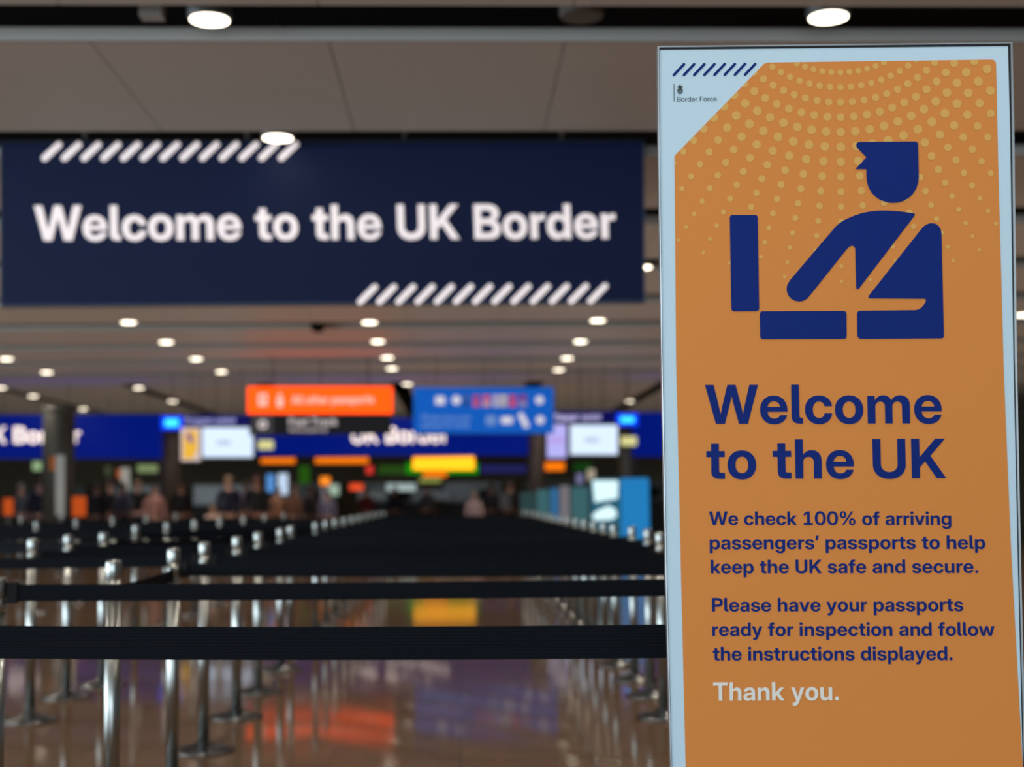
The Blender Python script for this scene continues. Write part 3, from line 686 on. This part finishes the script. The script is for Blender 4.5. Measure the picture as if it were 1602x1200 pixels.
t, P = board('header_sign', 'navy header strip with pale lettering above the left white screen', 'sign', (285, 649, 390, 667), 31.6, FNAVY, 0.15, 'navy header strips', 2)
b = MB(); write(b, P, 'Passport control', (290, 663.5), (368, 663), (290, 652.5), d0=0.01, d1=0.0); b.build('lettering', FSOFT, t)
t, P = board('header_sign', 'navy header strip with pale lettering above the right white screen', 'sign', (863, 643, 966, 662), 31.6, FNAVY, 0.15, 'navy header strips', 2)
b = MB(); write(b, P, 'Passport control', (868, 658), (940, 657.5), (868, 647), d0=0.01, d1=0.0); b.build('lettering', mat('soft_letter_bright', (150, 150, 200), 0.5, emit=(195, 190, 230), es=0.9), t)
CYAN = emat('cyan_light', (60, 205, 255), 1.9); CYHALO = emat('cyan_halo', (10, 64, 255), 1.3)  # second colour paints the blue halo around the cyan lights
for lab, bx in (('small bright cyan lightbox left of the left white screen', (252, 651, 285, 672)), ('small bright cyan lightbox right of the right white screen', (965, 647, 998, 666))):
    t, P = board('lightbox', lab, 'lightbox', bx, 30.5, CYHALO, 0.15, 'cyan lightboxes', 1, part='halo')
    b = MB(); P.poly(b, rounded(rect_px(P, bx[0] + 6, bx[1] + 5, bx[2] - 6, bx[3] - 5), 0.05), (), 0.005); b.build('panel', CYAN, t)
SCRN = emat('screen_white', (214, 232, 255), 1.12)
M_MARK = emat('screen_mark', (190, 205, 225), 0.9)
for lab, bx in (('wide white screen hanging left of the orange sign', (317, 669, 395, 715)), ('wide white screen hanging right of the light blue sign', (893, 665, 966, 711))):
    t, P = board('display_screen', lab, 'screen', bx, 29.5, SCRN, 0.14, 'hanging white screens', 2, part='screen', rim=0.04)
    b = MB(); sheet_px(P, b, bx[0] + 22, bx[1] + 20, bx[0] + 44, bx[1] + 27); b.build('screen_mark', M_MARK, t)
t, P = board('display_screen', 'upright lit poster screen in orange and white beside the left white screen', 'screen', (283, 669, 313, 721), 29.5, emat('poster_white', (225, 205, 205), 0.85), 0.14, 'upright poster screens', 1, part='screen')
b = MB(); P.poly(b, P.pts([(286.5, 684), (292, 673), (309, 673), (309, 703), (302, 718), (286.5, 718)]), (), 0.004); b.build('orange_field', emat('poster_yellow', (240, 185, 60), 0.95), t)
b = MB(); P.poly(b, P.pts(stadium((295, 680), (299, 690), 3.2)), (), 0.007); b.build('pictogram', emat('poster_purple', (90, 70, 170), 0.9), t)
t, P = board('display_screen', 'upright lilac poster screen beside the right white screen', 'screen', (856, 664, 886, 716), 29.5, emat('poster_lilac', (186, 182, 250), 0.95), 0.14, 'upright poster screens', 1, part='screen')
b = MB(); sheet_px(P, b, 859, 684, 883, 694); b.build('band', emat('poster_band', (190, 165, 240), 0.9), t)
CREAM = emat('cream_light', (225, 220, 150), 0.95)
board('wall_light', 'cream glowing light under the left end of the black sign', 'light', (404, 689, 427, 703), 30, CREAM, 0.12, 'cream lights', 1)
board('wall_light', 'cream glowing light below the right cyan lightbox', 'light', (972, 683, 996, 697), 30, CREAM, 0.12, 'cream lights', 1)
# orange, black and light blue direction signs
ORG = emat('sign_orange', (255, 74, 10), 2.0); OLET = emat('orange_letter', (255, 215, 200), 0.9)
t, P = board('direction_sign', 'long orange hanging sign with two white symbols and lettering', 'sign', (387, 605, 614, 647), 27.5, ORG, 0.15, None, 3)
b = MB(); write(b, P, 'All other passports', (456, 632), (585, 631), (456, 619), d0=0.006); b.build('lettering', OLET, t)
for c_, nm in ((411, 'passport_symbol'), (438, 'person_symbol')):
    b = MB()
    if nm == 'passport_symbol': P.poly(b, rounded(P.pts([(c_ - 7, 616), (c_ + 7, 616), (c_ + 7, 635), (c_ - 7, 635)]), 0.02), [P.pts(disc((c_, 624), 3.5))], 0.006)
    else:
        P.poly(b, P.pts(disc((c_, 618.5), 3.2)), (), 0.006); P.poly(b, rounded(P.pts([(c_ - 6, 623), (c_ + 6, 623), (c_ + 4, 637), (c_ - 4, 637)]), 0.02), (), 0.006)
    b.build(nm, OLET, t)
BLK = emat('sign_black', (27, 28, 31), 0.9); BLET = emat('black_letter', (225, 212, 212), 0.85)
t, P = board('direction_sign', 'black sign with a round white symbol, right under the orange sign', 'sign', (390, 649, 612, 679), 27.72, BLK, 0.12, None, 3)
b = MB(); write(b, P, 'Fast Track', (452, 666), (528, 665.6), (452, 653.5), d0=0.006)
write(b, P, 'Please have passports ready', (452, 675.5), (512, 675), (452, 670), d0=0.006); b.build('lettering', BLET, t)
b = MB(); P.poly(b, P.pts(disc((411, 664), 7.2)), [P.pts(disc((411, 664), 2.6))], 0.006); b.build('symbol', BLET, t)
b = MB(); sheet_px(P, b, 395, 650, 427, 678.5, 0.003); b.build('symbol_field', emat('sign_grey', (66, 64, 66), 0.9), t)
SKY = emat('sign_sky', (18, 92, 190), 0.95); SLET = emat('sky_letter', (225, 222, 232), 0.9); SDIM = emat('sky_dim', (110, 146, 206), 0.9)
t, P = board('direction_sign', 'light blue hanging sign with two rows of flags and symbols', 'sign', (647, 606, 866, 678), 27.5, SKY, 0.15, None, 3)
for kind, q in (('b', (681, 620, 696, 633)), ('d', (714, 626, 7)), ('d', (844, 626, 6.5)), ('b', (784, 652, 802, 663)), ('s', (815, 650, 823, 665)), ('d', (845, 657, 6.5))):
    b = MB()
    if kind == 'b': P.poly(b, rounded(rect_px(P, *q), 0.03), (), 0.006)
    elif kind == 'd': P.poly(b, P.pts(disc(q[:2], q[2])), (), 0.006)
    else: P.poly(b, P.pts(stadium(q[:2], q[2:], 4.5)), (), 0.006)
    b.build('symbol', SLET, t)
fc = [((66, 92, 150), 729), ((170, 70, 110), 745), ((210, 90, 110), 761), ((190, 170, 190), 776), ((196, 186, 176), 788), ((190, 70, 100), 802), ((140, 50, 110), 818)]
for i, (cc, x) in enumerate(fc):
    b = MB(); sheet_px(P, b, x - 5.5, 618, x + 5.5, 626, 0.006); b.build('flag', emat('flag_a%d' % i, cc, 0.9), t)
    c2 = [(40, 70, 140), (205, 80, 100), (215, 150, 140), (185, 180, 195), (190, 180, 170), (215, 70, 80), (150, 130, 160)][i]
    b = MB(); sheet_px(P, b, x - 5.5, 628, x + 5.5, 636, 0.006); b.build('flag', emat('flag_b%d' % i, c2, 0.9), t)
b = MB(); write(b, P, 'Please have your', (660, 657.5), (737, 657), (660, 648.5), d0=0.006); write(b, P, 'passports ready', (660, 668.5), (735, 668), (660, 660), d0=0.006); b.build('lettering', SDIM, t)
b = MB(); sheet_px(P, b, 760, 650, 776, 665); b.build('symbol', SDIM, t)

# LED desk displays and small lights farther back
AMB = emat('led_amber', (255, 124, 10), 1.05); YEL = emat('led_yellow', (255, 170, 26), 1.9); GRN = emat('led_green', (20, 150, 10), 0.9); DGR = emat('led_dim_green', (46, 82, 26), 0.7)
board('strip_display', 'amber strip display over the desks under the black sign, leftmost', 'display', (408, 713, 461, 725), 40, AMB, 0.15, 'amber strip displays', 2)
board('strip_display', 'amber strip display over the desks, left of the centre', 'display', (493, 712, 576, 725), 40, AMB, 0.15, 'amber strip displays', 2)
board('strip_display', 'amber strip display at the right, below the lilac screen', 'display', (829, 723, 883, 736), 38, AMB, 0.15, 'amber strip displays', 2)
t, P = board('strip_display', 'brightest yellow strip display over the desks at the centre', 'display', (646, 711, 742, 735), 43, YEL, 0.15, None, 2)
b = MB(); P.poly(b, P.pts([(646, 711), (742, 711), (742, 715), (646, 717)]), (), 0.006); b.build('amber_row', emat('led_row', (255, 150, 20), 1.1), t)
t, P = board('strip_display', 'green strip display right behind the yellow one', 'display', (636, 724, 748, 741), 44.5, GRN, 0.15, None, 2)
board('strip_display', 'amber small display below the yellow strip', 'display', (662, 737, 699, 746), 43.5, AMB, 0.12, None, 1)
board('strip_display', 'pale green small display below the small amber one', 'display', (656, 748, 690, 755), 44, emat('led_pale', (150, 160, 80), 0.8), 0.12, None, 1)
board('strip_display', 'dim green display left of the yellow strip', 'display', (592, 728, 640, 742), 45, DGR, 0.12, 'dim green displays', 2)
board('strip_display', 'dim green display above the lit pale kiosks at the right', 'display', (898, 724, 926, 738), 41, emat('led_deep', (20, 70, 20), 0.7), 0.12, 'dim green displays', 1)
board('strip_display', 'tall green display between the two left amber strips', 'display', (468, 729, 484, 757), 41, emat('led_leaf', (40, 90, 16), 0.8), 0.12, 'dim green displays', 1)
board('strip_display', 'dim navy and lilac strip display right of the yellow one', 'display', (752, 727, 824, 740), 44, emat('led_navy', (36, 36, 96), 0.8), 0.12, None, 2)
board('signal_light', 'round red light left of the dim green display', 'light', (573, 729, 583, 741), 44, emat('led_red', (230, 60, 50), 0.95), 0.1, 'red and orange signal lights', 1)
board('signal_light', 'round orange light below the second amber strip', 'light', (501, 746, 516, 759), 40.5, emat('led_tangerine', (255, 140, 36), 1.2), 0.1, 'red and orange signal lights', 1)
board('signal_light', 'flat red orange light at the centre left, low over the desks', 'light', (547, 757, 568, 767), 42, emat('led_coral', (250, 84, 44), 0.95), 0.1, 'red and orange signal lights', 1)
board('desk_screen', 'blue lit upright screen over the queue, left of a white one', 'screen', (417, 742, 429, 770), 34, emat('desk_blue', (90, 150, 220), 0.9), 0.1, 'upright desk screens', 1, True, 'screen')
board('desk_screen', 'white lit upright screen over the queue, right of a blue one', 'screen', (435, 741, 450, 774), 34, emat('desk_white', (200, 220, 245), 0.95), 0.1, 'upright desk screens', 1, True, 'screen')
board('desk_screen', 'pale green white screen under the orange signal light', 'screen', (514, 758, 530, 775), 38, emat('desk_mint', (170, 195, 175), 0.8), 0.1, 'upright desk screens', 1, True, 'screen')
board('desk_screen', 'grey lit panel below the orange signal light', 'screen', (502, 764, 512, 790), 37, emat('desk_grey', (120, 115, 125), 0.7), 0.1, 'upright desk screens', 1, True, 'screen')
board('glass_screen', 'long pale lit glass screen over the far desks at the centre', 'screen', (605, 757, 650, 768), 46, emat('desk_ice', (176, 196, 194), 0.85), 0.1, None, 2, True, 'screen')
board('glass_screen', 'faint grey glass screen at the far centre left', 'screen', (560, 768, 604, 782), 46, emat('desk_smoke', (88, 94, 94), 0.7), 0.1, 'grey glass screens', 2, True, 'screen')
board('glass_screen', 'faint grey glass screen at the far centre right', 'screen', (652, 766, 706, 782), 46, emat('desk_smoke2', (80, 84, 88), 0.7), 0.1, 'grey glass screens', 2, True, 'screen')
# left of the hall
board('wall_light', 'round pale green light left of the grey column', 'light', (51, 722, 64, 736), 36, emat('mint_light', (150, 180, 135), 0.9), 0.1, 'pale green lights', 1)
board('wall_light', 'flat pale green light above the crowd, right of the left blue fascia end', 'light', (215, 727, 246, 739), 36, emat('mint_light2', (128, 146, 100), 0.85), 0.1, 'pale green lights', 1)
board('wall_light', 'faint greenish round light right of the grey column', 'light', (164, 729, 174, 744), 38, emat('mint_light3', (66, 72, 52), 0.8), 0.1, 'pale green lights', 1)
t, P = board('standing_panel', 'narrow pale standing panel with an orange edge in the left crowd', 'sign', (189, 732, 202, 766), 35, emat('totem_pale', (158, 155, 146), 0.85), 0.1, 'narrow standing panels', 1, True)
b = MB(); sheet_px(P, b, 183, 734, 189, 748); b.build('orange_edge', emat('totem_orange', (180, 90, 50), 0.8), t)
t, P = board('standing_panel', 'narrow pale standing panel in front of the grey column', 'sign', (87, 712, 100, 806), 25.2, mat('totem_stone', (150, 152, 148), 0.5, emit=(90, 92, 90), es=0.6), 0.12, 'narrow standing panels', 1, True)
b = MB(); sheet_px(P, b, 78, 714, 87, 736); b.build('orange_edge', emat('totem_rust', (140, 76, 24), 0.8), t)
ORS = emat('stand_orange', (196, 78, 22), 0.85)
board('stand_sign', 'small orange sign on a stand at the left edge', 'sign', (5, 780, 20, 806), 24, ORS, 0.06, 'small orange stand signs', 1, True)
board('stand_sign', 'small orange sign on a stand right of the grey column', 'sign', (113, 777, 134, 808), 24, ORS, 0.06, 'small orange stand signs', 1, True)

# ------------------------------------------------------------------ columns, desks, kiosks
M_COL = mat('column_grey', (74, 74, 68), 0.5); M_COLB = mat('column_brown', (84, 72, 64), 0.6)
def column(x0, x1, D, m, top_y, label, group='hall pillars'):
    a = at(x0, 700, D).x; c = at(x1, 700, D).x; r = (c - a) / 2; cx = (a + c) / 2; D -= r * 0.2
    zt = at((x0 + x1) / 2, top_y, D).z
    t = thing('pillar', (cx, D, 0), label, 'pillar', group)
    MB().lathe((cx, D, 0), [(r, 0.16), (r, zt - 0.12), (r * 0.98, zt - 0.11)], 28).build('shaft', m, t)
    MB().lathe((cx, D, 0), [(r * 1.08, 0), (r * 1.08, 0.15), (r, 0.16)], 28).build('plinth', M_HOUSE, t)
    MB().lathe((cx, D, 0), [(r * 0.98, zt - 0.11), (r * 1.04, zt - 0.09), (r * 1.04, zt)], 28).build('capital', m, t)
column(69, 118, 29, M_COL, 638, 'round grey pillar at the left in front of the blue fascia')
column(251, 281, 33, M_COLB, 676, 'brownish pillar under the left cyan lightbox')
column(827, 852, 33, M_COLB, 676, 'brown pillar under the right end of the light blue sign')
column(969, 997, 33, M_COL, 668, 'dark pillar under the right cyan lightbox')
M_DESK = mat('desk_dark', (40, 42, 40), 0.5); M_DTOP = mat('desk_top', (96, 94, 90), 0.4); M_GLS = mat('desk_glass', (96, 108, 104), 0.2)
def desk(x, D, label):
    t = thing('passport_desk', (x, D, 0), label, 'desk', 'passport desks at the far end')
    MB().box(x - 1.0, x + 1.0, D - 0.35, D + 0.35, 0.0, 1.05).build('cabinet', M_DESK, t)
    MB().box(x - 1.06, x + 1.06, D - 0.45, D + 0.4, 1.05, 1.10).build('counter', M_DTOP, t)
    MB().box(x - 0.98, x + 0.98, D + 0.28, D + 0.31, 1.10, 1.75).build('glass_panel', M_GLS, t)
    MB().box(x + 0.2, x + 0.7, D - 0.05, D - 0.01, 1.2, 1.5).box(x + 0.42, x + 0.48, D - 0.06, D + 0.06, 1.10, 1.22).build('monitor', M_BLACK, t)
    return t
DESK = desk(-13.5, 47.5, 'dark passport desk at the far end, outermost on the left')
for i, x in enumerate([-10.7, -7.9, -5.1, -2.3, 0.5, 3.3, 6.1, 8.9]):
    dup(DESK, (x, 47.5, 0), 'dark passport desk at the far end, %s from the left' % NTH[i + 1])
TEAL = emat('kiosk_teal', (62, 106, 112), 0.8); TEALD = emat('kiosk_teal_dim', (44, 70, 70), 0.8); KBL = emat('kiosk_blue', (34, 126, 190), 0.95); KPALE = emat('kiosk_lilac', (124, 120, 126), 0.8); KWH = emat('kiosk_white', (215, 245, 250), 1.15)
def kiosk(label, x0, y0, x1, D, m, bottom=0.0, lit=()):
    P = Plane((0, D, 0), (1, 0, 0)); a = P.px(x0, y0); c = P.px(x1, y0)
    t = thing('gate_kiosk', ((a.x + c.x) / 2, D + 0.3, 0), label, 'kiosk', 'passport gate kiosks on the right')
    w = c.x - a.x; zt = a.y
    b = MB(); P.poly(b, rounded([(a.x, 0.1), (c.x, 0.1), (c.x, zt), (a.x, zt)], [0, 0, 0.03, 0.03]), (), 0, -0.04); front = b.build('panel', m, t)
    MB().box(a.x + 0.01, c.x - 0.01, D + 0.04, D + 0.6, 0.1, zt - 0.02).build('body', M_DESK, t)
    MB().box(a.x + 0.02, c.x - 0.02, D + 0.06, D + 0.56, 0, 0.1).build('plinth', M_HOUSE, t)
    for pts in lit:
        b = MB(); P.poly(b, rounded(P.pts(pts), 0.02), (), 0.006); q = b.build('screen', KWH, front); q['label'] = 'glowing white screen'
kiosk('dim teal gate panel farthest left in the right-hand group', 814, 770, 838, 26, TEALD)
kiosk('teal gate panel second from left in the right-hand group', 840, 766, 862, 25, TEAL)
kiosk('narrow blue gate panel between teal and lilac ones', 861.5, 764, 873.5, 24.4, emat('kiosk_blue_dim', (52, 110, 158), 0.85))
kiosk('narrow lilac grey gate panel left of the lit kiosk', 876, 760, 891, 23.8, KPALE)
kiosk('wide teal gate panel touching the lit kiosk', 894, 762, 924, 23.2, TEAL)
kiosk('teal kiosk with two glowing white screens', 924.5, 749, 969, 22.4, emat('kiosk_teal_deep', (40, 100, 122), 0.85), lit=([(927, 752), (967, 752), (966, 780), (947, 783), (930, 786)], [(926, 807), (934, 799), (952, 791), (963, 797), (965, 808), (956, 813), (930, 814)]))
kiosk('tall bright blue kiosk at the right, next to the poster edge', 970.5, 748, 1015, 22.9, KBL)
board('wall_light', 'cream upright light above the wide teal gate panel', 'light', (919, 734, 931, 753), 30, emat('cream_dim', (176, 165, 145), 0.85), 0.1, 'upright lights above the gates', 1)
board('wall_light', 'lilac upright light above the wide teal gate panel', 'light', (902, 741, 912, 757), 30, emat('lilac_dim', (120, 120, 160), 0.85), 0.1, 'upright lights above the gates', 1)

# ------------------------------------------------------------------ people waiting at the far end
SKIN = [mat('skin_fair', (205, 160, 138), 0.6), mat('skin_tan', (160, 115, 92), 0.6), mat('skin_dark', (96, 66, 52), 0.6)]
def skin_mesh(name, verts, edges, radii, m, parent, levels=1):
    me = bpy.data.meshes.new(name); me.from_pydata([Vector(v) for v in verts], edges, []); me.update()
    bm = bmesh.new(); bm.from_mesh(me); bm.verts.layers.skin.verify(); bm.to_mesh(me); bm.free()
    o = bpy.data.objects.new(name, me); COL.objects.link(o)
    sk = me.skin_vertices[0].data
    for i, r in enumerate(radii):
        sk[i].radius = r if isinstance(r, tuple) else (r, r)
        sk[i].use_root = (i == 0)
    md = o.modifiers.new('skin', 'SKIN'); md.use_smooth_shade = True; md.branch_smoothing = 0.4
    sb = o.modifiers.new('sub', 'SUBSURF'); sb.levels = levels; sb.render_levels = levels
    dg = bpy.context.evaluated_depsgraph_get()
    new = bpy.data.meshes.new_from_object(o.evaluated_get(dg)); new.name = name
    o.modifiers.clear(); o.data = new; bpy.data.meshes.remove(me)
    new.materials.clear(); new.materials.append(m)
    for p in new.polygons: p.use_smooth = True
    if parent is not None: o.parent = parent
    return o
def ellipsoid(mb, c, r, seg=14, rings=9, zmin=-1.0):
    vs_ = []; fs = []
    for i in range(rings + 1):
        z = zmin + (1 - zmin) * i / rings; rr = math.sqrt(max(0, 1 - z * z))
        for k in range(seg):
            a = 2 * PI * k / seg; vs_.append((c[0] + r[0] * rr * math.cos(a), c[1] + r[1] * rr * math.sin(a), c[2] + r[2] * z))
    for i in range(rings):
        for k in range(seg):
            fs.append((i * seg + k, i * seg + (k + 1) % seg, (i + 1) * seg + (k + 1) % seg, (i + 1) * seg + k))
    mb.add(vs_, fs, True); return mb
def person(label, x, D, h, top, low, hair, skin=0, face=0.0, long_hair=False, bag=None, seed=0):
    """standing figure facing -Y before turning by face"""
    rnd = random.Random(seed); s = h / 1.75
    t = thing('person', (0, 0, 0), label, 'person', 'people waiting at the far end')
    ax = rnd.uniform(-0.03, 0.03); st = rnd.uniform(0.02, 0.09)
    k = lambda p: (p[0] * s, p[1] * s, p[2] * s)
    hip = (0, 0, 0.95); V = []; Ed = []; R = []
    def add(p, r, frm=None):
        V.append(k(p)); R.append(tuple(q * s for q in r) if isinstance(r, tuple) else r * s)
        if frm is not None: Ed.append((frm, len(V) - 1))
        return len(V) - 1
    p0 = add(hip, (0.13, 0.095)); w_ = add((0, 0.0, 1.10), (0.125, 0.09), p0); ch = add((0, 0.01, 1.28), (0.15, 0.105), w_)
    nk0 = add((0, 0.012, 1.43), (0.085, 0.075), ch); nk = add((0, 0.0, 1.50), 0.052, nk0)
    h0 = add((0, -0.012, 1.56), (0.066, 0.078), nk); h1 = add((0, -0.005, 1.645), (0.078, 0.096), h0); add((0, 0.004, 1.715), (0.055, 0.066), h1)
    hands = []
    for sg in (-1, 1):
        sh = add((sg * 0.175, 0.01, 1.40), 0.058, nk0); bend = rnd.choice([0.01, 0.02, 0.05])
        el = add((sg * 0.235, 0.02, 1.13), 0.044, sh); wr = add((sg * 0.225, -0.03 - bend, 0.90 + bend * 0.9), 0.029, el)
        pa = add((sg * 0.222, -0.045 - bend * 1.2, 0.83 + bend), (0.018, 0.038), wr)
        for f in range(4): 
            fy = -0.07 - bend * 1.2 + 0.022 * f
            fa = add((sg * 0.221, fy, 0.785 + bend + 0.004 * abs(f - 1)), 0.009, pa); add((sg * 0.212, fy - 0.01, 0.742 + bend + 0.008 * abs(f - 1)), 0.007, fa)
        th = add((sg * 0.215, -0.09 - bend * 1.2, 0.83 + bend), 0.010, pa); add((sg * 0.208, -0.10 - bend * 1.2, 0.795 + bend), 0.008, th)
    feet = []
    for sg in (-1, 1):
        hp = add((sg * 0.09, 0, 0.88), (0.092, 0.09), p0); kn = add((sg * 0.10, -0.01 - sg * st * 0.5, 0.49), 0.058, hp)
        an = add((sg * 0.105, 0.03 - sg * st, 0.09), 0.038, kn); add((sg * 0.115, -0.11 - sg * st, 0.035), 0.035, an)
    skin_mesh('body', V, Ed, R, SKIN[skin], t)
    # face, hair, clothes
    b = MB(); ellipsoid(b, k((0, -0.112, 1.60)), (0.013 * s, 0.018 * s, 0.022 * s), 8, 6); b.build('nose', SKIN[skin], t)
    for sg in (-1, 1):
        b = MB(); ellipsoid(b, k((sg * 0.032, -0.096, 1.63)), (0.011 * s, 0.008 * s, 0.007 * s), 8, 5); b.build('eye', M_BLACK, t)
        b = MB(); ellipsoid(b, k((sg * 0.081, 0.005, 1.61)), (0.010 * s, 0.018 * s, 0.03 * s), 8, 6); b.build('ear', SKIN[skin], t)
    b = MB(); ellipsoid(b, k((0, -0.098, 1.555)), (0.024 * s, 0.008 * s, 0.006 * s), 8, 5); b.build('mouth', mat('lips', (150, 90, 84), 0.6), t)
    b = MB(); ellipsoid(b, k((0, 0.018, 1.655)), (0.090 * s, 0.105 * s, 0.105 * s), 16, 9, -0.15)
    if long_hair: ellipsoid(b, k((0, 0.062, 1.56)), (0.085 * s, 0.055 * s, 0.17 * s), 14, 9)
    b.build('hair', hair, t)
    V, Ed, R = [], [], []
    p0 = add((0, 0, 0.90), (0.165, 0.125)); w_ = add((0, 0, 1.10), (0.152, 0.115), p0); ch = add((0, 0.012, 1.28), (0.172, 0.125), w_); nk0 = add((0, 0.014, 1.43), (0.10, 0.088), ch); add((0, 0.008, 1.475), 0.066, nk0)
    rnd = random.Random(seed); rnd.uniform(0, 1); rnd.uniform(0, 1)
    for sg in (-1, 1):
        sh = add((sg * 0.175, 0.01, 1.40), 0.076, nk0); bend = rnd.choice([0.01, 0.02, 0.05])
        el = add((sg * 0.235, 0.02, 1.13), 0.060, sh); add((sg * 0.226, -0.022 - bend * 0.9, 0.93 + bend * 0.9), 0.043, el)
    skin_mesh('jacket', V, Ed, R, top, t)
    V, Ed, R = [], [], []
    p0 = add((0, 0, 0.96), (0.15, 0.112))
    for sg in (-1, 1):
        hp = add((sg * 0.09, 0, 0.86), (0.105, 0.102), p0); kn = add((sg * 0.10, -0.01 - sg * st * 0.5, 0.49), 0.072, hp); add((sg * 0.105, 0.026 - sg * st, 0.11), 0.056, kn)
    skin_mesh('trousers', V, Ed, R, low, t)
    for sg in (-1, 1):
        V, Ed, R = [], [], []
        a = add((sg * 0.105, 0.035 - sg * st, 0.055), 0.052); bq = add((sg * 0.112, -0.06 - sg * st, 0.045), 0.046, a); add((sg * 0.118, -0.15 - sg * st, 0.04), 0.038, bq)
        skin_mesh('shoe', V, Ed, R, M_BLACK, t)
    if bag is not None:
        b = MB(); b.box(-0.15 * s, 0.15 * s, 0.14 * s, 0.28 * s, 0.98 * s, 1.40 * s); b.build('backpack', bag, t)
    t.location = (x, D, 0); t.rotation_euler = (0, 0, face)
    return t
def cloth(n, c): return mat('cloth_' + n, c, 0.85, noise=0.15, nscale=12)
BLKC = cloth('black', (22, 22, 25)); NAVC = cloth('navy', (26, 28, 48)); GRYC = cloth('grey', (92, 94, 98)); PNKC = cloth('pink', (176, 128, 118)); BEIC = cloth('beige', (150, 128, 112)); REDC = cloth('red', (110, 28, 34))
TANC = cloth('tan', (168, 120, 92)); BRNC = cloth('brown', (112, 74, 56)); LILC = cloth('lilac', (128, 122, 144)); JEAN = cloth('denim', (44, 52, 70)); PALE = cloth('pale', (225, 195, 178)); MARC = cloth('maroon', (72, 26, 30))
HBLK = mat('hair_black', (22, 18, 17), 0.6); HBRN = mat('hair_brown', (62, 42, 32), 0.6); HBLD = mat('hair_blond', (150, 122, 92), 0.6); HGRY = mat('hair_grey', (140, 138, 134), 0.6); HRED = mat('hair_auburn', (78, 32, 28), 0.6)
def pp(px_, heady, h, D=None):
    # distance at which a figure of height h has its crown at that height in the picture
    d = ray(px_, heady); return CAM + d * ((h - CAM.z) / d.z) if D is None else at(px_, heady, D)
crowd = [
 ('person in a navy black jacket with auburn hair, left of the grey column', 62, 33, 1.74, NAVC, BLKC, HRED, 0, 0.3, False, None),
 ('person in a grey coat with grey hair, second from the left edge', 33, 36, 1.70, GRYC, BLKC, HGRY, 0, 2.8, False, None),
 ('person in a black coat right of the small orange sign', 152, 33, 1.66, BLKC, BLKC, HBLK, 1, 3.0, False, BLKC),
 ('person in black turned sideways, between two grey coats', 172, 36, 1.74, BLKC, JEAN, HBRN, 0, 1.4, False, None),
 ('person in a grey hooded coat under the pale standing panel', 192, 34, 1.68, GRYC, BLKC, HBLK, 1, 2.6, False, None),
 ('person with pinkish face and dark coat left of the pink coat', 216, 36, 1.76, BLKC, JEAN, HBLD, 0, 0.2, False, None),
 ('person in a dusty pink coat in the left crowd', 242, 30.5, 1.58, PNKC, BLKC, HBRN, 0, 0.5, True, None),
 ('person in a beige jacket beside the dusty pink coat', 264, 34, 1.80, BEIC, JEAN, HGRY, 0, 3.0, False, None),
 ('person in black with a red backpack', 284, 32, 1.68, BLKC, BLKC, HBLK, 1, 0.0, False, REDC),
 ('small child in a pale hooded top with pale hair', 333, 28.2, 1.12, PALE, JEAN, HBLD, 0, 0.0, True, None),
 ('tall blond person in a navy jacket in front of the dark wall', 358, 29, 1.72, NAVC, BLKC, HBLD, 0, 0.4, True, None),
 ('person in a lilac grey jacket behind the tall blond one', 385, 37, 1.72, LILC, JEAN, HBRN, 1, 2.9, False, None),
 ('person in a black coat with auburn hair left of the blue upright screen', 402, 29.5, 1.74, BLKC, MARC, HRED, 1, 0.1, True, None),
 ('person in a tan jacket under the white upright screen', 434, 31.4, 1.50, TANC, JEAN, HBRN, 0, 0.6, False, None),
 ('person in a brown coat beside the tan jacket', 459, 30, 1.56, BRNC, BLKC, HBRN, 0, 2.4, True, None),
 ('person in a black coat right of the brown coat', 486, 32, 1.56, BLKC, BLKC, HBLK, 2, 1.0, False, None),
 ('person in a lilac top under the orange signal light', 512, 36, 1.44, LILC, JEAN, HBRN, 0, 0.0, True, None),
 ('person in a dark red jacket at the far centre left', 573, 42, 1.55, REDC, JEAN, HBLK, 1, 0.0, False, None),
 ('person in a black jacket at the far centre, before the desks', 618, 43, 1.60, NAVC, BLKC, HBLK, 1, 3.0, False, None),
 ('person in a grey jacket at the far centre, right of the pale glass', 668, 43, 1.62, GRYC, BLKC, HBRN, 0, 2.7, False, None),
 ('person in a pale pink top at the far right of the crowd', 742, 34, 1.36, PALE, JEAN, HBLD, 0, 0.2, True, None),
 ('person in black behind the pale pink top', 768, 38, 1.62, BLKC, BLKC, HBLK, 2, 3.0, False, None),
 ('person in black with a pale bag left of the teal gates', 798, 36, 1.64, BLKC, BLKC, HBLK, 1, 2.5, False, GRYC),
]
for i, (lab, x, D, h, top, low, hair, sk, fc_, lh, bag) in enumerate(crowd):
    person(lab, at(x, 770, D).x, D, h, top, low, hair, sk, fc_, lh, bag, i)
